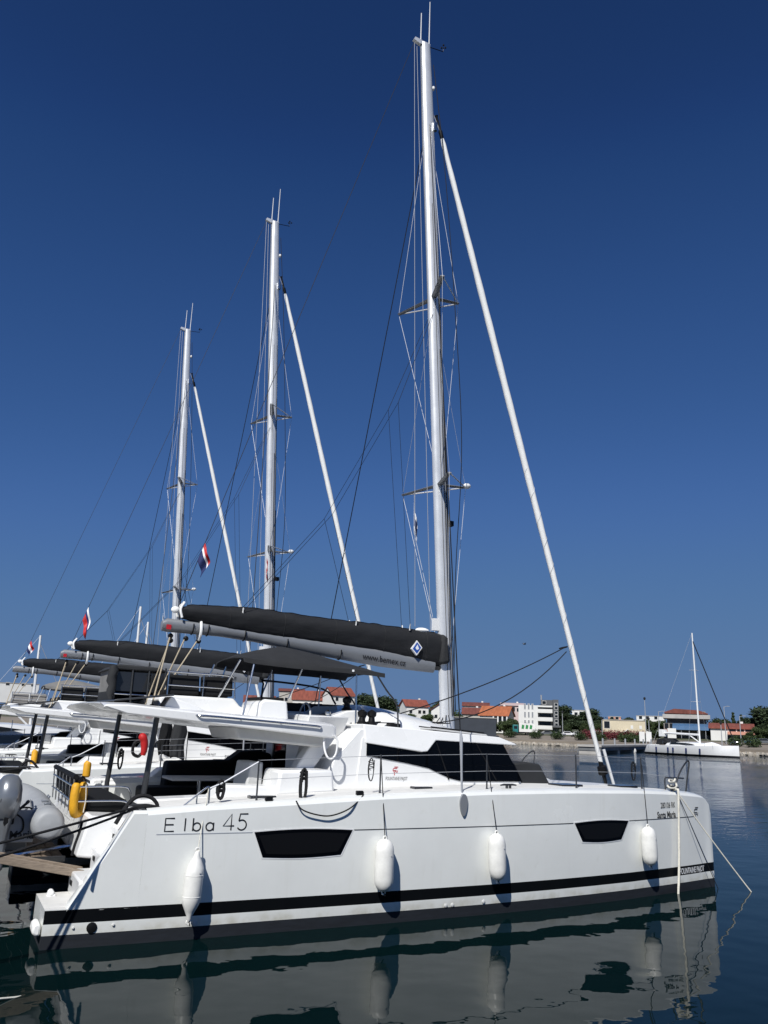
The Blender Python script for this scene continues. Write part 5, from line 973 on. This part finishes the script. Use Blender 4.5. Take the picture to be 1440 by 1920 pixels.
# lamp posts
def lamp(label, px, ytop, D, arm=0):
    p = at(px, 1366, D); g = gz(px, D); h_ = zpx(px, ytop, D)-g; t_ = thing('lamp_post', label, 'lamp post', (p.x, p.y, g), -.4, 'lamp posts on the far promenade')
    B().tube([(0, 0, 0), (0, 0, h_)], [.13, .08], 8).obj('pole', 'galv', t_)
    if arm: B().tube([(0, 0, h_-.1), (arm, 0, h_+.1)], .05, 6).obj('arm', 'galv', t_); B().box(arm-.3, arm+.5, -.15, .15, h_+.05, h_+.18).obj('lamp_head', 'galv', t_)
    else: B().lathe([(.1, -.1), (.28, .1), (.3, .5), (.1, .65)], (0, 0, h_), n=10).obj('lamp_head', 'darksteel', t_)
for a in [('lamp post rising right of the cream building', 1211, 1312, 216, 0), ('plain post right of the grey stair tower', 1055, 1337, 245, 0), ('short-armed lamp left of the hotel', 1236, 1334, 230, 1.2), ('post at the right end of the cream building', 1217, 1350, 214, 0), ('post at the left end of the cream building', 1129, 1349, 232, 0), ('tall lamp with disc between hotel and restaurant', 1360, 1325, 205, .9), ('post in front of the restaurant wall', 1352, 1358, 196, 0), ('lamp with arm right of the restaurant arches', 1388, 1343, 205, 1.0)]: lamp(*a)
# refuse truck
px, D = 984, 258; p, rz = frame_at(px, D, .0); t_ = thing('refuse_truck', 'green and white refuse truck parked before the white apartment block', 'truck', (p.x, p.y, gz(px, D)), rz)
B().box(-3.6, -1.9, -1.2, 1.2, .7, 3.0).obj('cab', 'trucktin', t_, bevel=.12); B().box(-3.63, -3.55, -1.0, 1.0, 1.8, 2.7).box(-3.2, -2.2, -1.22, -1.18, 1.8, 2.6).obj('cab_window', 'fglass', t_)
B().prism([(-1.7, .9), (2.6, .9), (3.4, 1.6), (3.2, 2.9), (2.4, 3.5), (-1.7, 3.5)], 'y', -1.25, 1.25).obj('body', 'wallwhite', t_, bevel=.08)
for k in range(3): B().prism([(-1.0+k*1.2, 1.9), (-.3+k*1.2, 1.8), (-.1+k*1.2, 2.9), (-.8+k*1.2, 3.1)], 'y', -1.27, -1.2).obj('body_stripe', 'truckgreen', t_)
B().box(-3.5, 3.2, -1.0, 1.0, .55, .9).obj('chassis', 'black', t_)
for x in (-2.7, 1.0, 2.2):
    for y in (-1.1, 1.1): B().lathe([(.2, -.15), (.5, -.15), (.5, .15), (.2, .15)], (x, y, .5), (0, 1, 0), 14).obj('wheel', 'tyre', t_)
def car(label, px, D, m, rot):
    p, rz = frame_at(px, D, rot); t_ = thing('parked_car', label, 'car', (p.x, p.y, gz(px, D)), rz, 'cars parked on the far shore')
    B().prism([(-2.1, .35), (-2.1, .75), (-1.5, .92), (-.9, 1.38), (.6, 1.42), (1.3, .98), (2.0, .85), (2.1, .4)], 'y', -.85, .85).obj('body', m, t_, bevel=.1)
    for y in (-.86, .86): B().prism([(-1.3, .93), (-.85, 1.32), (.55, 1.35), (1.1, .97)], 'y', y-.006, y+.006).obj('side_window', 'fglass', t_)
    for x in (-1.35, 1.3):
        for y in (-.8, .8): B().lathe([(.12, -.1), (.32, -.1), (.32, .1), (.12, .1)], (x, y, .32), (0, 1, 0), 12).obj('wheel', 'tyre', t_)
for a in [('white car right of the sign post', 1064, 252, 'carwhite', .1), ('white car just left of the furled genoa', 1084, 250, 'carwhite', -.1), ('dark car between truck and white block', 1026, 256, 'cargrey', .1), ('white van-like car behind the red hedge', 1122, 262, 'carwhite', .2), ('dark car at the right edge shore', 1432, 198, 'cargrey', .1), ('blue car near the right edge shore', 1412, 200, 'carblue', .1)]: car(*a)
# promenade sign boards at the yacht bow
for px, w, lb in ((1209, 2.6, 'white notice board pair by the yacht'),):
    p, rz = frame_at(px, 200, 0); t_ = thing('notice_board', lb, 'sign', (p.x, p.y, gz(px, 200)), rz)
    for x in (-1.2, .3): B().box(x, x+1.2, -.04, .04, .8, 3.0).obj('board', 'wallwhite', t_)
    for x in (-1.2, .25, 1.5): B().tube([(x, .06, 0), (x, .06, 3.0)], .05, 6).obj('post', 'galv', t_)

# ------------------------------------------------------------------ single-hull yachts
def yacht(label, stern, bow, fb, mast_h, hullm='gel', group=None, boom=True, dark_stay=True, rig=True):
    st, bw = Vector(stern), Vector(bow); L = (bw-st).length; rz = math.atan2(bw.y-st.y, bw.x-st.x); t_ = thing('sailing_yacht', label, 'yacht', (st.x, st.y, 0), rz, group); bm = L*.29
    rings = []
    for u, k in ((0, .72), (.03, .78), (.2, .93), (.45, 1), (.65, .92), (.8, .66), (.92, .30), (.985, .07), (1.0, .015)):
        x = u*L; zd = fb*(.86+.24*u*u); hw = bm/2*k; rings.append([(x, -hw*.35, -.5), (x-.01*L*(1-u), -hw*.88, .0), (x, -hw*.94, .22), (x, -hw*.97, .34), (x, -hw, zd), (x, -hw*.93, zd+.06), (x, hw*.93, zd+.06), (x, hw, zd), (x, hw*.97, .34), (x, hw*.94, .22), (x-.01*L*(1-u), hw*.88, 0), (x, hw*.35, -.5)])
    rings = [[(x+(.05*L*max(0, z)/fb*(1-x/(.25*L)) if x < .25*L else 0), y, z) for x, y, z in r_] for r_ in rings]
    h_ = B().loft(rings, mi=[1, 1, 2, 0, 0, 0, 0, 0, 2, 1, 1, 1]).obj('hull', [hullm, 'antifoul', 'stripe'], t_, smooth=40)
    B().box(.02*L, .05*L, -bm*.2, bm*.2, fb*.9, fb*.95).obj('transom_step', 'gel', h_)
    rings = []
    for u, hh, k in ((.24, .0, .5), (.27, .42, .55), (.42, .62, .56), (.55, .55, .5), (.68, .3, .34), (.76, .02, .2)):
        x = u*L; zd = fb*(.86+.24*u*u)+.05; w_ = bm/2*k*1.1; rings.append([(x, -w_, zd-.05), (x, -w_*.86, zd+hh*.05*L*.95+.05), (x, 0, zd+hh*.05*L*1.1+.07), (x, w_*.86, zd+hh*.05*L*.95+.05), (x, w_, zd-.05)])
    ca_ = B().loft(rings).obj('coachroof', 'gel', t_, smooth=40)
    zc = fb*.95
    for s in (-1, 1): B().prism([(.30*L, zc+.12*L*.05), (.33*L, zc+.022*L+.1), (.5*L, zc+.018*L+.12), (.60*L, zc+.008*L+.1), (.5*L, zc+.1)], 'y', *sorted((s*bm*.295, s*bm*.27))).obj('cabin_window', 'fglass', ca_)
    for x in (.2, .34, .40, .55, .69): B().lathe([(.04, 0), (.16, .06), (.16, .65), (.04, .72)], (x*L, -bm*.5*(1 if x < .6 else .9)-.1, fb*.35), n=10).obj('side_fender', 'navyf', h_)
    B().prism([(.13*L, fb*.95), (.15*L, fb+.9), (.24*L, fb+1.15), (.30*L, fb+.4)], 'y', -bm*.28, bm*.28).obj('sprayhood', 'canvas', t_, bevel=.15)
    for k in range(9): x = (.1+.09*k)*L; B().tube([(x, -bm*.5*(1 if x < .6*L else .8), fb), (x, -bm*.5*(1 if x < .6*L else .8), fb+.65)], .02, 5).obj('stanchion', 'steel', t_)
    if not rig: return t_
    xm = .585*L; mz = mast_h; zd = fb
    ma_ = B().tube([(xm, 0, zd), (xm-.015*L, 0, mz)], [.17, .12], 12).obj('mast', 'gel', t_)
    for u in (.38, .66): z = zd+(mz-zd)*u; B().tube([(xm-.02*L, -1.3, z), (xm-.008*L, 0, z+.05), (xm-.02*L, 1.3, z)], .04, 6).obj('spreader', 'alu', ma_)
    if boom:
        bo_ = B().tube([(xm-.1, 0, zd+1.9), (.17*L, 0, zd+2.1)], .2, 10).obj('boom', 'gel', t_); B().tube([(xm, 0, zd+.5), (xm-.12*L, 0, zd+1.85)], .1, 8).obj('boom_vang', 'gel', bo_)
        B().prism([(.13*L, zd+1.4), (.18*L, zd+1.4), (.18*L, zd+2.7), (.13*L, zd+2.7)], 'y', -.6, .6).obj('sail_bag_end', 'sail', bo_, bevel=.05)
    B().tube([(xm-.012*L, 0, mz*.93), (.97*L, 0, fb*1.1)], .09 if dark_stay else .03, 8).obj('furled_jib', 'black' if dark_stay else 'wire', t_)
    B().tube([(xm-.015*L, 0, mz), (.02*L, 0, fb)], .018, 5).obj('backstay', 'wirelight', t_)
    for s in (-1, 1): B().tube([(xm-.012*L, 0, mz*.92), (xm-.02*L, s*1.3, zd+(mz-zd)*.38), (xm-.02*L, s*bm*.46, fb)], .015, 5).obj('shroud', 'wire', t_)
    B().tube(spl([(.93*L, -.7, fb*1.05), (.95*L, -.6, fb*1.05+.7), (1.0*L, 0, fb*1.05+.75), (.95*L, .6, fb*1.05+.7), (.93*L, .7, fb*1.05)], 4), .03, 6).obj('pulpit', 'steel', t_)
    B().tube([(.63*L, -.6, fb*1.05), (.72*L, 0, fb*1.05+.25), (.80*L, .3, fb*1.02)], [.3, .38, .2], 10).obj('liferaft_case', 'gel', t_)
    return t_
ys, yb = at(1207, 1366, 168), at(1387, 1366, 149)
yacht('white sailing yacht moored alongside the pier on the far shore', (119.95, 108.6, 0), (120.9, 88.7, 0), 1.85, 22.3)
bl = thing('buoy_ball', 'white ball buoy floating at the stern of the far yacht', 'buoy', (118.9, 112.6, .25)); B().ball((0, 0, 0), .75, n=16).obj('ball', 'fender', bl); B().tube([(0, 0, .7), (0, 0, 1.0)], .1, 6).obj('eye', 'black', bl)
yacht('dark navy-hulled yacht behind the farthest catamaran', (-8, 36, 0), (9, 36.5, 0), 2.1, 12.5, 'navyhull', rig=False)
for px, yt, D, lb in ((245, 1137, 85, 'distant yacht whose mast stands left of the farthest catamaran mast'), (262, 1166, 96, 'distant yacht with the shorter mast next to the taller one'), (58, 1191, 92, 'distant yacht whose mast stands at the far left beside the small flag')):
    p = at(px, 1360, D); mh = zpx(px, yt, D); yacht(lb, (p.x-7.5, p.y, 0), (p.x+5.2, p.y, 0), 1.3, mh, dark_stay=False)
# gull
p = at(983, 1208, 70); t_ = thing('seabird', 'small dark seabird flying right of the mast', 'bird', p)
B().tube([(-.16, 0, 0), (-.08, 0, .01), (.06, 0, .02), (.15, 0, .03), (.2, 0, .03)], [.01, .05, .06, .035, .01], 8).obj('body', 'cowl', t_)
for s in (-1, 1): B().add([(-.06, s*.03, .03), (.07, s*.03, .03), (.09, s*.16, .13), (-.02, s*.17, .12), (.0, s*.33, .08), (.05, s*.30, .09)], [(0, 1, 2, 3), (3, 2, 5, 4)]).obj('wing', 'cowl', t_, recalc=False)
